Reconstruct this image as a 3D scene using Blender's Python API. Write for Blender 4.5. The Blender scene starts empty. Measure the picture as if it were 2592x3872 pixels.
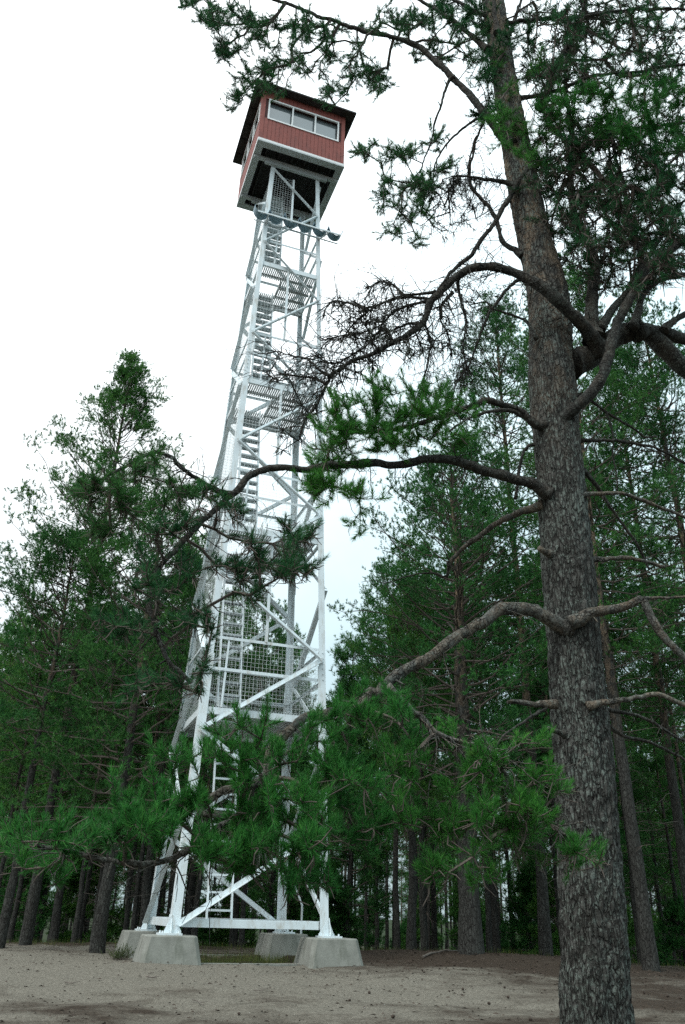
import bpy, math, random
import numpy as np
from mathutils import Vector, Matrix, noise as mnoise
rng = np.random.default_rng(7); random.seed(7)
SC = bpy.context.scene
COL = SC.collection
PI = math.pi

# ------------------------------------------------------------------ camera (solved from the tower's geometry)
SW, SH, FPX = 2592.0, 3872.0, 3051.1
PITCH, ROLL = 0.4637, 0.0270
CAM = np.array([1.9553, -18.0861, 0.3519])
YAW = 0.3398                                   # heading of the tower
_f = np.array([0, math.cos(PITCH), math.sin(PITCH)]); _u0 = np.array([0, -math.sin(PITCH), math.cos(PITCH)]); _r0 = np.array([1., 0, 0])
RT = math.cos(ROLL)*_r0 + math.sin(ROLL)*_u0; UP = -math.sin(ROLL)*_r0 + math.cos(ROLL)*_u0; FW = _f
def ray(x, y): return (x-SW/2)/FPX*RT - (y-SH/2)/FPX*UP + FW
def at(x, y, Y):                               # the point at distance plane Y seen at source pixel x, y
    r = ray(x, y); return CAM + r*((Y-CAM[1])/r[1])
cam = bpy.data.cameras.new('camera'); cam.sensor_fit = 'VERTICAL'; cam.sensor_height = 24; cam.lens = 24*FPX/SH
cam.clip_start = .05; cam.clip_end = 5000
co = bpy.data.objects.new('camera', cam); COL.objects.link(co)
m = Matrix.Identity(4)
for i in range(3): m[i][0], m[i][1], m[i][2], m[i][3] = RT[i], UP[i], -FW[i], CAM[i]
co.matrix_world = m; SC.camera = co

# ------------------------------------------------------------------ materials
def mat(name):
    m = bpy.data.materials.new(name); m.use_nodes = True
    nt = m.node_tree; nt.nodes.clear()
    out = nt.nodes.new('ShaderNodeOutputMaterial'); b = nt.nodes.new('ShaderNodeBsdfPrincipled')
    nt.links.new(b.outputs[0], out.inputs[0]); return m, nt, b, out
def N(nt, t, **k):
    n = nt.nodes.new(t)
    for a, v in k.items():
        if a.startswith('_'): n.inputs[a[1:].replace('_', ' ')].default_value = v
        else: setattr(n, a, v)
    return n
def ramp(nt, src, stops):
    r = nt.nodes.new('ShaderNodeValToRGB'); e = r.color_ramp.elements
    while len(e) < len(stops): e.new(.5)
    for i, (p, c) in enumerate(stops): e[i].position = p; e[i].color = (*c, 1) if len(c) == 3 else c
    nt.links.new(src, r.inputs[0]); return r.outputs[0]
def mix(nt, f, a, b, mode='MIX'):
    n = nt.nodes.new('ShaderNodeMix'); n.data_type = 'RGBA'; n.blend_type = mode
    for i, v in ((0, f), (6, a), (7, b)):
        if isinstance(v, bpy.types.NodeSocket): nt.links.new(v, n.inputs[i])
        else: n.inputs[i].default_value = (*v, 1) if isinstance(v, tuple) else v
    return n.outputs[2]
def coords(nt, scale=(1, 1, 1)):
    t = nt.nodes.new('ShaderNodeTexCoord'); mp = nt.nodes.new('ShaderNodeMapping'); mp.inputs['Scale'].default_value = scale
    nt.links.new(t.outputs['Object'], mp.inputs[0]); return mp.outputs[0]
def noise(nt, vec, scale, detail=4, rough=.55):
    n = N(nt, 'ShaderNodeTexNoise', _Scale=scale, _Detail=detail, _Roughness=rough)
    if vec is not None: nt.links.new(vec, n.inputs['Vector'])
    return n.outputs['Fac']
def bump(nt, b, h, s, d=.02):
    n = N(nt, 'ShaderNodeBump', _Strength=s, _Distance=d); nt.links.new(h, n.inputs['Height']); nt.links.new(n.outputs[0], b.inputs['Normal'])

def simple(name, col, rough=.5, var=.15, scale=6., metal=0., dirt=None, dscale=2., bmp=0., ds=(1, 1, 1)):
    m, nt, b, o = mat(name); v = coords(nt)
    n = noise(nt, v, scale, 5)
    lo = tuple(c*(1-var) for c in col); hi = tuple(min(1, c*(1+var)) for c in col)
    c = ramp(nt, n, [(.3, lo), (.7, hi)])
    if dirt:
        d = ramp(nt, noise(nt, coords(nt, ds), dscale, 8, .7), [(.50, (0, 0, 0)), (.75, (1, 1, 1))]); c = mix(nt, d, c, dirt)
    nt.links.new(c, b.inputs['Base Color']); b.inputs['Roughness'].default_value = rough; b.inputs['Metallic'].default_value = metal
    if bmp: bump(nt, b, noise(nt, v, scale*6, 6), bmp, .01)
    return m

def bark_mat(name, top_z, lich=.5, orange=1.0, stretch=.2, scale=24., crackmin=.45, tone=1.):
    m, nt, b, o = mat(name); v = coords(nt, (1, 1, stretch)); v1 = coords(nt)
    def warp(src, sc, amt):
        wn = N(nt, 'ShaderNodeTexNoise', _Scale=sc, _Detail=4.); nt.links.new(src, wn.inputs['Vector'])
        w = N(nt, 'ShaderNodeVectorMath', operation='MULTIPLY_ADD'); nt.links.new(wn.outputs['Color'], w.inputs[0])
        w.inputs[1].default_value = (amt,)*3; nt.links.new(src, w.inputs[2]); return w.outputs[0]
    wv = warp(v, 14., .075)
    vo = N(nt, 'ShaderNodeTexVoronoi', feature='DISTANCE_TO_EDGE', _Scale=scale); nt.links.new(wv, vo.inputs['Vector'])
    vo2 = N(nt, 'ShaderNodeTexVoronoi', feature='F1', _Scale=scale); nt.links.new(wv, vo2.inputs['Vector'])
    fine = noise(nt, warp(v1, 9., .04), 34, 8, .75)
    crack = ramp(nt, vo.outputs['Distance'], [(.0, (0, 0, 0)), (.13, (1, 1, 1))])
    soft = ramp(nt, noise(nt, v1, 13, 4, .6), [(.35, (crackmin,)*3), (.65, (0, 0, 0))])
    crack = mix(nt, 1., crack, soft, 'LIGHTEN')
    T = lambda q: tuple(tone*x for x in q)
    plate = ramp(nt, fine, [(.32, T((.052, .053, .047))), (.5, T((.106, .107, .097))), (.68, T((.190, .194, .178)))])
    cell = N(nt, 'ShaderNodeSeparateColor'); nt.links.new(vo2.outputs['Color'], cell.inputs[0])
    plate = mix(nt, 1., plate, ramp(nt, cell.outputs[0], [(0, (.72, .71, .70)), (1, (1.16, 1.16, 1.16))]), 'MULTIPLY')
    base = mix(nt, crack, (.020, .019, .017), plate)
    sep = N(nt, 'ShaderNodeSeparateXYZ'); t = nt.nodes.new('ShaderNodeTexCoord'); nt.links.new(t.outputs['Object'], sep.inputs[0])
    mr = N(nt, 'ShaderNodeMapRange'); nt.links.new(sep.outputs['Z'], mr.inputs['Value'])
    mr.inputs['From Min'].default_value = top_z*.40; mr.inputs['From Max'].default_value = top_z*.75
    on = ramp(nt, noise(nt, coords(nt, (1, 1, .5)), 8, 7, .7), [(.44, (0, 0, 0)), (.60, (1, 1, 1))])
    om = N(nt, 'ShaderNodeMath', operation='MULTIPLY'); nt.links.new(mr.outputs[0], om.inputs[0]); nt.links.new(on, om.inputs[1])
    om2 = N(nt, 'ShaderNodeMath', operation='MULTIPLY'); nt.links.new(om.outputs[0], om2.inputs[0]); om2.inputs[1].default_value = orange
    oc = ramp(nt, fine, [(.35, (.12, .085, .058)), (.65, (.36, .27, .18))])
    base = mix(nt, om2.outputs[0], base, oc)
    big = noise(nt, v1, 2.3, 3, .6); ln0 = noise(nt, coords(nt, (1, 1, .8)), 44, 7, .78)
    la = N(nt, 'ShaderNodeMath', operation='MULTIPLY_ADD'); nt.links.new(big, la.inputs[0]); la.inputs[1].default_value = .35; nt.links.new(ln0, la.inputs[2])
    ln = ramp(nt, la.outputs[0], [(.69, (0, 0, 0)), (.735, (1, 1, 1))])
    lm = N(nt, 'ShaderNodeMath', operation='MULTIPLY'); nt.links.new(ln, lm.inputs[0]); lm.inputs[1].default_value = lich
    lm2 = N(nt, 'ShaderNodeMath', operation='MULTIPLY'); nt.links.new(lm.outputs[0], lm2.inputs[0]); nt.links.new(crack, lm2.inputs[1])
    base = mix(nt, lm2.outputs[0], base, (.142, .168, .148))
    nt.links.new(base, b.inputs['Base Color']); b.inputs['Roughness'].default_value = .93; b.inputs['Specular IOR Level'].default_value = .2
    hs = N(nt, 'ShaderNodeMath', operation='MULTIPLY_ADD'); nt.links.new(fine, hs.inputs[0]); hs.inputs[1].default_value = .6; nt.links.new(crack, hs.inputs[2])
    bump(nt, b, hs.outputs[0], .9, .018)
    return m

def needle_mat(name, lo, hi, trans=.3):
    m, nt, b, o = mat(name)
    g = nt.nodes.new('ShaderNodeNewGeometry')
    c1 = ramp(nt, g.outputs['Random Per Island'], [(0, lo), (.75, hi), (1, (hi[0]*1.7, hi[1]*1.25, hi[2]*1.0))])
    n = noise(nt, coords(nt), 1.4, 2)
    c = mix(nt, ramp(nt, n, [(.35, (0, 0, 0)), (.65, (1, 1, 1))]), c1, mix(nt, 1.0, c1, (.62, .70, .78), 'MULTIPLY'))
    oi = nt.nodes.new('ShaderNodeObjectInfo'); c = mix(nt, 1., c, ramp(nt, oi.outputs['Random'], [(0, (.72, .86, .92)), (.5, (1, 1, 1)), (1, (1.5, 1.2, .95))]), 'MULTIPLY')   # every tree its own tint
    yn = ramp(nt, noise(nt, coords(nt), 5., 3), [(.66, (0, 0, 0)), (.78, (.5, .5, .5))]); c = mix(nt, yn, c, (.105, .085, .026))   # ageing, yellowed shoots
    nt.links.new(c, b.inputs['Base Color']); b.inputs['Roughness'].default_value = .6; b.inputs['Specular IOR Level'].default_value = .18
    tr = N(nt, 'ShaderNodeBsdfTranslucent'); nt.links.new(c, tr.inputs[0])
    mx = N(nt, 'ShaderNodeMixShader'); mx.inputs[0].default_value = trans
    nt.links.new(b.outputs[0], mx.inputs[1]); nt.links.new(tr.outputs[0], mx.inputs[2]); nt.links.new(mx.outputs[0], o.inputs[0])
    return m

M = {}
M['paint'] = simple('pale_painted_steel', (.67, .755, .785), .42, .06, 3., dirt=(.44, .42, .36), ds=(2, 2, .5), dscale=6.)
M['galv'] = simple('galvanised_steel', (.46, .51, .52), .5, .12, 9.)
M['grate'] = simple('grating_steel', (.40, .44, .44), .55, .15, 12., dirt=(.22, .20, .17))
M['wire'] = simple('galvanised_wire', (.70, .75, .75), .45, .05)
M['scoop'] = simple('blue_grey_sheet', (.16, .27, .33), .45, .12, 5.)
M['red'] = simple('red_stained_boards', (.25, .070, .055), .75, .16, 7., dirt=(.165, .058, .05), ds=(3, 3, .5), dscale=3., bmp=.15)
M['reddark'] = simple('dark_red_board_joint', (.06, .018, .016), .85, .1)
M['white'] = simple('white_trim_paint', (.76, .80, .80), .45, .04)
M['black'] = simple('dark_stained_wood', (.018, .017, .016), .8, .3, 8.)
M['roof'] = simple('dark_felt_roof', (.035, .034, .034), .85, .3, 10.)
M['concrete'] = simple('weathered_concrete', (.205, .213, .188), .9, .16, 5., dirt=(.105, .115, .092), ds=(1.6, 1.6, .45), dscale=3.6, bmp=.5)
M['twig'] = simple('grey_brown_twig', (.085, .070, .058), .9, .35, 25.)
M['deadtwig'] = simple('lichened_dead_twig', (.105, .105, .092), .95, .45, 18.)
M['limb'] = bark_mat('shade_darkened_limb_bark', 3., .4, .1, .8, 42., .8, .40)  # dark tone paints in the shade of limbs seen against bright sky
M['limb_pale'] = bark_mat('pale_limb_bark', 3., .5, .45, .8, 42., .8, .95)
M['bark'] = bark_mat('old_pine_bark', 9.6, 1., .85, .22, 46., .4, .60)
M['bark_far'] = bark_mat('shade_darkened_forest_bark', 11., .15, 1.0, .3, 20., .5, .42)  # low tone puts the forest's shade on the trunks into the bark colour
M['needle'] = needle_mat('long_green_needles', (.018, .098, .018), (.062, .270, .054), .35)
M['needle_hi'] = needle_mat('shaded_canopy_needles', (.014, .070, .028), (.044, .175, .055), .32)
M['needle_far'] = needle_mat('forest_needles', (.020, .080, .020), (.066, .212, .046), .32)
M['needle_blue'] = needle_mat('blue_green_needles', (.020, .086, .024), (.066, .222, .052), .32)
M['lichen'] = simple('beard_lichen', (.20, .235, .20), .95, .3, 30.)
M['grassm'] = needle_mat('dry_green_grass', (.050, .085, .022), (.11, .15, .045), .3)
M['cone'] = simple('brown_pine_cone', (.050, .036, .026), .9, .4, 40.)
M['wood'] = simple('fallen_grey_stick', (.11, .095, .08), .9, .3, 20.)
m, nt, b, o = mat('window_glass'); b.inputs['Base Color'].default_value = (.13, .165, .175, 1); b.inputs['Roughness'].default_value = .06; b.inputs['IOR'].default_value = 2.1; M['glass'] = m  # lighter blue-grey base stands in for sky reflected in the panes

# ground: trodden pale sand with darker needle litter, moss and forest floor further off
m, nt, b, o = mat('sandy_forest_ground'); v = coords(nt)
p = noise(nt, coords(nt, (.8, 1.0, 1)), .9, 10, .70); q = noise(nt, v, 26, 8, .75); r_ = noise(nt, v, 130, 3, .7)
sand = ramp(nt, q, [(.3, (.085, .078, .063)), (.5, (.175, .163, .134)), (.7, (.275, .259, .216))])
lit = ramp(nt, q, [(.35, (.026, .021, .016)), (.65, (.074, .057, .043))])
att = N(nt, 'ShaderNodeAttribute', attribute_name='litter')
ad = N(nt, 'ShaderNodeMath', operation='ADD'); nt.links.new(p, ad.inputs[0]); nt.links.new(att.outputs['Fac'], ad.inputs[1])
c = mix(nt, ramp(nt, ad.outputs[0], [(.40, (0, 0, 0)), (.62, (1, 1, 1))]), sand, lit)
sp = ramp(nt, r_, [(.60, (0, 0, 0)), (.68, (1, 1, 1))]); c = mix(nt, sp, c, mix(nt, 1., c, (.45, .42, .40), 'MULTIPLY'))
at2 = N(nt, 'ShaderNodeAttribute', attribute_name='moss')
ms = N(nt, 'ShaderNodeMath', operation='ADD'); nt.links.new(noise(nt, v, 2.2, 6, .7), ms.inputs[0]); nt.links.new(at2.outputs['Fac'], ms.inputs[1])
c = mix(nt, ramp(nt, ms.outputs[0], [(.80, (0, 0, 0)), (1.0, (1, 1, 1))]), c, ramp(nt, q, [(.3, (.010, .020, .008)), (.7, (.030, .046, .018))]))
nt.links.new(c, b.inputs['Base Color']); b.inputs['Roughness'].default_value = .97; b.inputs['Specular IOR Level'].default_value = .1
hh = N(nt, 'ShaderNodeMath', operation='ADD'); nt.links.new(q, hh.inputs[0]); nt.links.new(r_, hh.inputs[1]); bump(nt, b, hh.outputs[0], .7, .03)
M['ground'] = m

# ------------------------------------------------------------------ mesh helpers
class MB:
    def __init__(s): s.V = []; s.F = []; s.n = 0
    def add(s, v, f):
        v = np.asarray(v, float).reshape(-1, 3); s.V.append(v); s.F.append(np.asarray(f, int)+s.n); s.n += len(v); return s
    BF = np.array([[0, 3, 2, 1], [4, 5, 6, 7], [0, 1, 5, 4], [1, 2, 6, 5], [2, 3, 7, 6], [3, 0, 4, 7]])
    def hexa(s, p): return s.add(p, s.BF)
    def box(s, a, b):
        x0, y0, z0 = a; x1, y1, z1 = b
        return s.hexa([(x0, y0, z0), (x1, y0, z0), (x1, y1, z0), (x0, y1, z0), (x0, y0, z1), (x1, y0, z1), (x1, y1, z1), (x0, y1, z1)])
    def bar(s, a, b, w, h, n=(0, 0, 1)):       # w across, h along n
        a = np.asarray(a, float); b = np.asarray(b, float); d = b-a; d /= np.linalg.norm(d)
        n = np.asarray(n, float); n = n-d*(n@d); n /= np.linalg.norm(n); u = np.cross(d, n)
        q = [(-w/2, -h/2), (w/2, -h/2), (w/2, h/2), (-w/2, h/2)]
        return s.hexa([a+u*i+n*j for i, j in q]+[b+u*i+n*j for i, j in q])
    def tube(s, P, r, k=8, cap=True):
        P = np.asarray(P, float); r = np.broadcast_to(np.asarray(r, float), (len(P),))
        T = np.gradient(P, axis=0); T /= np.linalg.norm(T, axis=1)[:, None]+1e-12
        ref = np.array([0, 0, 1.]) if abs(T[0][2]) < .9 else np.array([1., 0, 0])
        u = np.cross(T[0], ref); u /= np.linalg.norm(u); a = np.arange(k)*2*PI/k; R = []
        for i in range(len(P)):
            u = u-T[i]*(u@T[i]); u /= np.linalg.norm(u); w = np.cross(T[i], u)
            R.append(P[i]+r[i]*(np.cos(a)[:, None]*u+np.sin(a)[:, None]*w))
        v = np.concatenate(R); i = np.arange(len(P)-1)[:, None]*k; j = np.arange(k)[None, :]; j2 = (j+1) % k
        f = np.stack([i+j, i+j2, i+k+j2, i+k+j], -1).reshape(-1, 4); s.add(v, f)
        if cap:
            for base, idx in ((0, range(k-1, -1, -1)), ((len(P)-1)*k, range(k))):
                c = v[base:base+k].mean(0); s.V.append(c[None]); cn = s.n; s.n += 1; off = cn-len(v)
                if base: off = cn-len(v)-1
                idx = list(idx); s.F.append(np.array([[off+base+idx[t], off+base+idx[(t+1) % k], cn, cn] for t in range(k)]))
        return s
    def segs(s, A, B, ra, rb, k=4):            # many separate tapered twigs at once
        A = np.asarray(A); B = np.asarray(B)
        if len(A) == 0: return s
        d = B-A; L = np.linalg.norm(d, axis=1)[:, None]; d = d/(L+1e-9)
        ref = np.where(np.abs(d[:, 2:3]) < .9, np.array([[0, 0, 1.]]), np.array([[1., 0, 0]]))
        u = np.cross(d, ref); u /= np.linalg.norm(u, axis=1)[:, None]; w = np.cross(d, u); rows = []
        for P, r in ((A-d*.15*np.asarray(ra)[:, None], ra), (B+d*.3*np.asarray(rb)[:, None], rb)):
            for t in range(k):
                a = 2*PI*t/k; rows.append(P+np.asarray(r)[:, None]*(math.cos(a)*u+math.sin(a)*w))
        v = np.stack(rows, 1).reshape(-1, 3); base = np.arange(len(A))[:, None]*(2*k)
        fs = [np.concatenate([base+t, base+(t+1) % k, base+k+(t+1) % k, base+k+t], 1) for t in range(k)]
        return s.add(v, np.concatenate(fs))
    def build(s, name, material, parent=None, smooth=False, off=None):
        V = np.concatenate(s.V); 
        if off is not None: V = V-np.asarray(off)
        tri = [f for f in s.F if f.shape[1] == 3]; qd = [f for f in s.F if f.shape[1] == 4]
        loops = []; tot = []
        for f in qd:
            deg = f[:, 2] == f[:, 3]
            if deg.any(): tri.append(f[deg][:, :3]); f = f[~deg]
            loops.append(f.reshape(-1)); tot.append(np.full(len(f), 4))
        for f in tri: loops.append(f.reshape(-1)); tot.append(np.full(len(f), 3))
        loops = np.concatenate(loops); tot = np.concatenate(tot)
        me = bpy.data.meshes.new(name); me.vertices.add(len(V)); me.vertices.foreach_set('co', V.reshape(-1).astype(np.float32))
        me.loops.add(len(loops)); me.loops.foreach_set('vertex_index', loops.astype(np.int32))
        me.polygons.add(len(tot)); me.polygons.foreach_set('loop_start', np.concatenate([[0], np.cumsum(tot)[:-1]]).astype(np.int32))
        me.update(calc_edges=True)
        me.polygons.foreach_set('use_smooth', np.full(len(tot), bool(smooth)))
        me.materials.append(material)
        o = bpy.data.objects.new(name, me); COL.objects.link(o)
        if parent: o.parent = parent
        return o
def tag(o, label=None, cat=None, group=None, kind=None):
    for k, v in (('label', label), ('category', cat), ('group', group), ('kind', kind)):
        if v: o[k] = v
    return o
def empty(name, loc, rz=0., **k):
    o = bpy.data.objects.new(name, None); COL.objects.link(o); o.location = loc; o.rotation_euler = (0, 0, rz); o.empty_display_size = .3
    return tag(o, **k)
def copy_tree(o, parent=None):
    c = o.copy(); COL.objects.link(c); c.parent = parent
    for ch in list(o.children): copy_tree(ch, c)
    return c
def unit(v): return v/(np.linalg.norm(v, axis=-1, keepdims=True)+1e-9)
def needles(mb, P, D, L, k, nl, nw, spread=(.5, 1.1)):
    """k needles on each shoot that starts at P, runs along D for L"""
    n = len(P)
    if n == 0: return
    P = np.repeat(P, k, 0); D = np.repeat(unit(D), k, 0); L = np.repeat(np.broadcast_to(L, n), k); nl_ = np.repeat(np.broadcast_to(nl, n), k)
    t = rng.random(n*k)**.8; az = rng.random(n*k)*2*PI
    ref = unit(rng.normal(size=(n*k, 3))); u = unit(np.cross(D, ref)); w = np.cross(D, u)
    pr = np.cos(az)[:, None]*u+np.sin(az)[:, None]*w
    ang = spread[1]+(spread[0]-spread[1])*t+rng.normal(size=n*k)*.12
    d = np.cos(ang)[:, None]*D+np.sin(ang)[:, None]*pr
    d = unit(d+np.array([0, 0, .08])+rng.normal(size=(n*k, 3))*.06)
    A = P+D*(t*L)[:, None]; ln = nl_*(.75+.4*rng.random(n*k)); s = unit(np.cross(d, rng.normal(size=(n*k, 3))))*nw/2
    v = np.stack([A-s, A+s, A+d*ln[:, None]], 1).reshape(-1, 3); mb.add(v, np.arange(n*k*3).reshape(-1, 3))

# ------------------------------------------------------------------ ground
def sm(a, b, x): t = np.clip((x-a)/(b-a), 0, 1); return t*t*(3-2*t)
def gz(x, y):
    x = np.asarray(x, float); y = np.asarray(y, float)
    z = -.48-.043*np.clip(-3-y, 0, 30)
    z = z-.065*np.clip(y-7, 0, 95)
    z = z+.26*np.exp(-(((x+6.2)/2.3)**2+((y+1.6)/.9)**2))+.17*np.exp(-(((x-5.2)/3.4)**2+((y-2.2)/2.4)**2))
    z = z-.25*sm(6.5, 13, x)*sm(-14, -4, y)-.15*sm(-4, -12, x)*sm(2, 9, y)
    c, s = math.cos(YAW), math.sin(YAW); X = c*x+s*y; Y = -s*x+c*y
    q = np.maximum(abs(X), abs(Y)); z = z-.10*sm(1.36, 1.22, q)
    z = z+.035*np.sin(x*1.3+.7*np.sin(y*.9))*np.sin(y*1.1+1.3)+.018*np.sin(x*3.1+y*1.7)*np.sin(y*3.7-x*.8)
    return z
def axis(a, b, s, far):
    mid = np.arange(a, b+1e-6, s); g = s*1.25**np.arange(1, 60); e = np.cumsum(g); e = np.append(e[e < far], far)
    return np.concatenate([a-e[::-1], mid, b+e])
gx = axis(-12, 15, .14, 2500); gy = axis(-17, 12, .14, 2500)
X, Y = np.meshgrid(gx, gy); Z = gz(X, Y)
fine = np.array([mnoise.fractal(Vector((a*2.2, b*2.2, 0)), .8, 2.1, 4) for a, b in zip(X.ravel(), Y.ravel())]).reshape(X.shape)
Z = Z+.022*fine*(np.hypot(X-1, Y+3) < 40)
nx = len(gx); i = np.arange(len(gy)-1)[:, None]*nx; j = np.arange(nx-1)[None]
g = MB().add(np.stack([X, Y, Z], -1).reshape(-1, 3), np.stack([i+j, i+j+1, i+nx+j+1, i+nx+j], -1).reshape(-1, 4))
ground = g.build('ground', M['ground'], smooth=True); tag(ground, 'bare trodden sandy ground strewn with pine needles', 'ground', kind='structure')
c_, s_ = math.cos(YAW), math.sin(YAW)
TX, TY = c_*X+s_*Y, -s_*X+c_*Y; inner = np.maximum(abs(TX), abs(TY))
lt = -.06+.30*sm(-1.5, 5, Y)*sm(2.2, 5.5, X)+.32*sm(3.0, 8, Y)+.34*np.exp(-(((X-3.0)/3.6)**2+((Y-2.)/3.)**2))*1.0+.07*sm(-5.5, -8.5, Y)+.14*sm(3, 7, X)+.14*sm(-2, -9, X)*sm(-6, -10, Y)
lt = lt+.4*sm(1.45, 1.2, inner)-.55*np.exp(-(((X+5.0)/3.4)**2+((Y+3.0)/2.0)**2))-.15*np.exp(-(((X-.5)/2.6)**2+((Y+4.2)/1.5)**2))
mo = -.25+.55*sm(5.5, 11, Y)+.5*sm(1.5, 1.1, inner)*sm(-.6, .6, TY)+.2*sm(-6, -11, X)+.25*sm(8, 14, X)*sm(-3, 3, Y)
for nm, arr in (('litter', lt), ('moss', mo)):
    a = ground.data.attributes.new(nm, 'FLOAT', 'POINT'); a.data.foreach_set('value', arr.reshape(-1).astype(np.float32))

# ------------------------------------------------------------------ tower
B0, B1, ZT = 1.5, .7579, 20.538
def bw(z): return B0+(B1-B0)*z/ZT
PL = [4.084, 8.292, 12.504, 16.614]
NODES = [.12, 1.9, 3.62, 5.35, 7.1, 8.9, 10.57, 12.33, 14.0, 15.64, 17.35, 18.95, 20.4]
tower = empty('lookout_tower', (0, 0, 0), YAW, label='tall white steel lattice lookout tower with a red cabin on top', cat='lookout tower')
def fp(face, u, z, out=0.):                    # point on a face: u from left to right seen from outside
    b = bw(z)+out
    return np.array([(u, -b, z), (b, u, z), (-u, b, z), (-b, -u, z)][face])
FN = [np.array(v, float) for v in ((0, -1, 0), (1, 0, 0), (0, 1, 0), (-1, 0, 0))]
FU = [np.array(v, float) for v in ((1, 0, 0), (0, 1, 0), (-1, 0, 0), (0, -1, 0))]
def child(mb, name, material, parent=tower, **k): return tag(mb.build(name, material, parent), **k)
# legs: steel angles whose heel runs up the corner
for sx, sy in ((-1, -1), (1, -1), (1, 1), (-1, 1)):
    mb = MB(); cuts = [(0.02, 5.2, .17), (5.2, 13.1, .145), (13.1, ZT, .12)]
    for z0, z1, w in cuts:
        t = .014
        for ax in (0, 1):
            P = []
            for z in (z0, z1):
                b = bw(z); 
                if ax == 0: xs, ys = (b, b-w), (b, b-t)
                else: xs, ys = (b, b-t), (b-t, b-w)
                q = [(xs[0], ys[0]), (xs[1], ys[0]), (xs[1], ys[1]), (xs[0], ys[1])]
                if sx*sy < 0: q = q[::-1]
                P += [(sx*x_, sy*y_, z) for x_, y_ in q]
            mb.hexa(P)
    for z in (5.2, 13.1):                      # splice plates with bolts
        for dz in (-.3, -.18, -.06, .06, .18, .3):
            b = bw(z+dz); 
            mb.box(sorted_a := (min(sx*(b-.05), sx*(b-.075)), min(sy*(b), sy*(b+.016)), z+dz), (max(sx*(b-.05), sx*(b-.075)), max(sy*b, sy*(b+.016)), z+dz+.026))
            mb.box((min(sx*b, sx*(b+.016)), min(sy*(b-.05), sy*(b-.075)), z+dz), (max(sx*b, sx*(b+.016)), max(sy*(b-.05), sy*(b-.075)), z+dz+.026))
    leg = child(mb, 'leg', M['paint'])
    fb = MB(); b = bw(.02)                      # foot: base plate, gussets, bolts
    fb.box((sx*b-.20, sy*b-.20, -.028), (sx*b+.20, sy*b+.20, .004))
    cx, cy = sx*(b-.004), sy*(b-.004)
    for (dx, dy) in ((sx, 0), (-sx, 0), (0, sy), (0, -sy)):
        px, py = -dy*.008, dx*.008
        p0 = np.array([cx+dx*.004, cy+dy*.004, .004]); 
        ext = .10 if (dx == sx or dy == sy) else .20
        A = [p0, p0+np.array([dx*ext, dy*ext, 0]), p0+np.array([dx*ext, dy*ext, .03]), p0+np.array([-sx*.02 if dx else 0, -sy*.02 if dy else 0, .30])]
        off = np.array([px, py, 0])
        if dx == -sx: off = off+np.array([0, sy*.016, 0])
        if dy == -sy: off = off+np.array([sx*.016, 0, 0])
        a = [q+off-np.array([px, py, 0]) for q in A]; c = [q+off+np.array([px, py, 0]) for q in A]
        fb.hexa(a+c)
    for ex in (-.145, .145):
        for ey in (-.145, .145): fb.tube([(sx*b+ex, sy*b+ey, .004), (sx*b+ex, sy*b+ey, .04)], .016, 6)
    child(fb, 'base_plate', M['paint'], leg)
for f in range(4):                              # bottom ring
    mb = MB(); z = .165
    mb.bar(fp(f, -B0+.2, z, -.03), fp(f, B0-.2, z, -.03), .014, .13); mb.bar(fp(f, -B0+.2, z+.07, -.075), fp(f, B0-.2, z+.07, -.075), .1, .012)
    child(mb, 'base_beam', M['paint'])
for f in range(4):                              # zigzag braces, angles bolted on the outside
    for k in range(len(NODES)-1):
        z0, z1 = NODES[k], NODES[k+1]; w = .095 if k < 5 else .082 if k < 9 else .07
        s0 = -1 if k % 2 == 0 else 1
        a = fp(f, s0*(bw(z0)-.075), z0, .010); c = fp(f, -s0*(bw(z1)-.07), z1, .010)
        if k == 0: a = a+FU[f]*.02
        d = c-a; d /= np.linalg.norm(d); side = np.cross(FN[f], d); side *= 1 if side[2] > 0 else -1
        mb = MB(); mb.bar(a, c, w, .010, FN[f])
        e = FN[f]*(w/2+.006)-side*(w/2-.006)
        mb.bar(a+e+d*.05, c+e-d*.05, .011, w, FN[f])
        for pnt, sg in ((a, 1), (c, -1)): mb.tube([pnt+d*sg*.03+FN[f]*.005, pnt+d*sg*.03+FN[f]*.03], .02, 6)
        child(mb, 'brace', M['paint'])
for z in PL:                                    # platforms
    b = bw(z); pf = None
    fr = MB(); t = .012
    for f in range(4):
        u = b-.02 if f in (0, 2) else b-.06
        zz = z-.07
        fr.bar(fp(f, -u, zz, -.035), fp(f, u, zz, -.035), t, .14); fr.bar(fp(f, -u, zz-.064, -.065), fp(f, u, zz-.064, -.065), .048, .012)
    pf = child(fr, 'platform', M['paint'])
    hole = (-b+.10, -.10, -.27*b, .46*b) if z > 5 else (-.86, -.30, -.62, .10)
    gr = MB(); x = -b+.075
    while x < b-.075:
        ys = [(-b+.08, b-.08)]
        if hole[0] < x < hole[1]: ys = [(-b+.08, hole[2]), (hole[3], b-.08)]
        for y0, y1 in ys: gr.box((x-.014, y0, z-.004), (x+.014, y1, z+.034))
        x += .0555
    child(gr, 'grating', M['grate'], pf)
    su = MB(); n = 5
    for k in range(n):
        y = -b+.12+(2*b-.24)*k/(n-1)
        rs = [(-b+.07, b-.07)]
        if hole[2] < y < hole[3]: rs = [(hole[1], b-.07)]
        for x0, x1 in rs: su.box((x0, y-.024, z-.062), (x1, y+.024, z-.006))
    su.box((hole[1]-.01, hole[2]-.04, z-.085), (hole[1]+.02, hole[3]+.04, z-.010))
    child(su, 'support_bar', M['grate'], pf)
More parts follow.
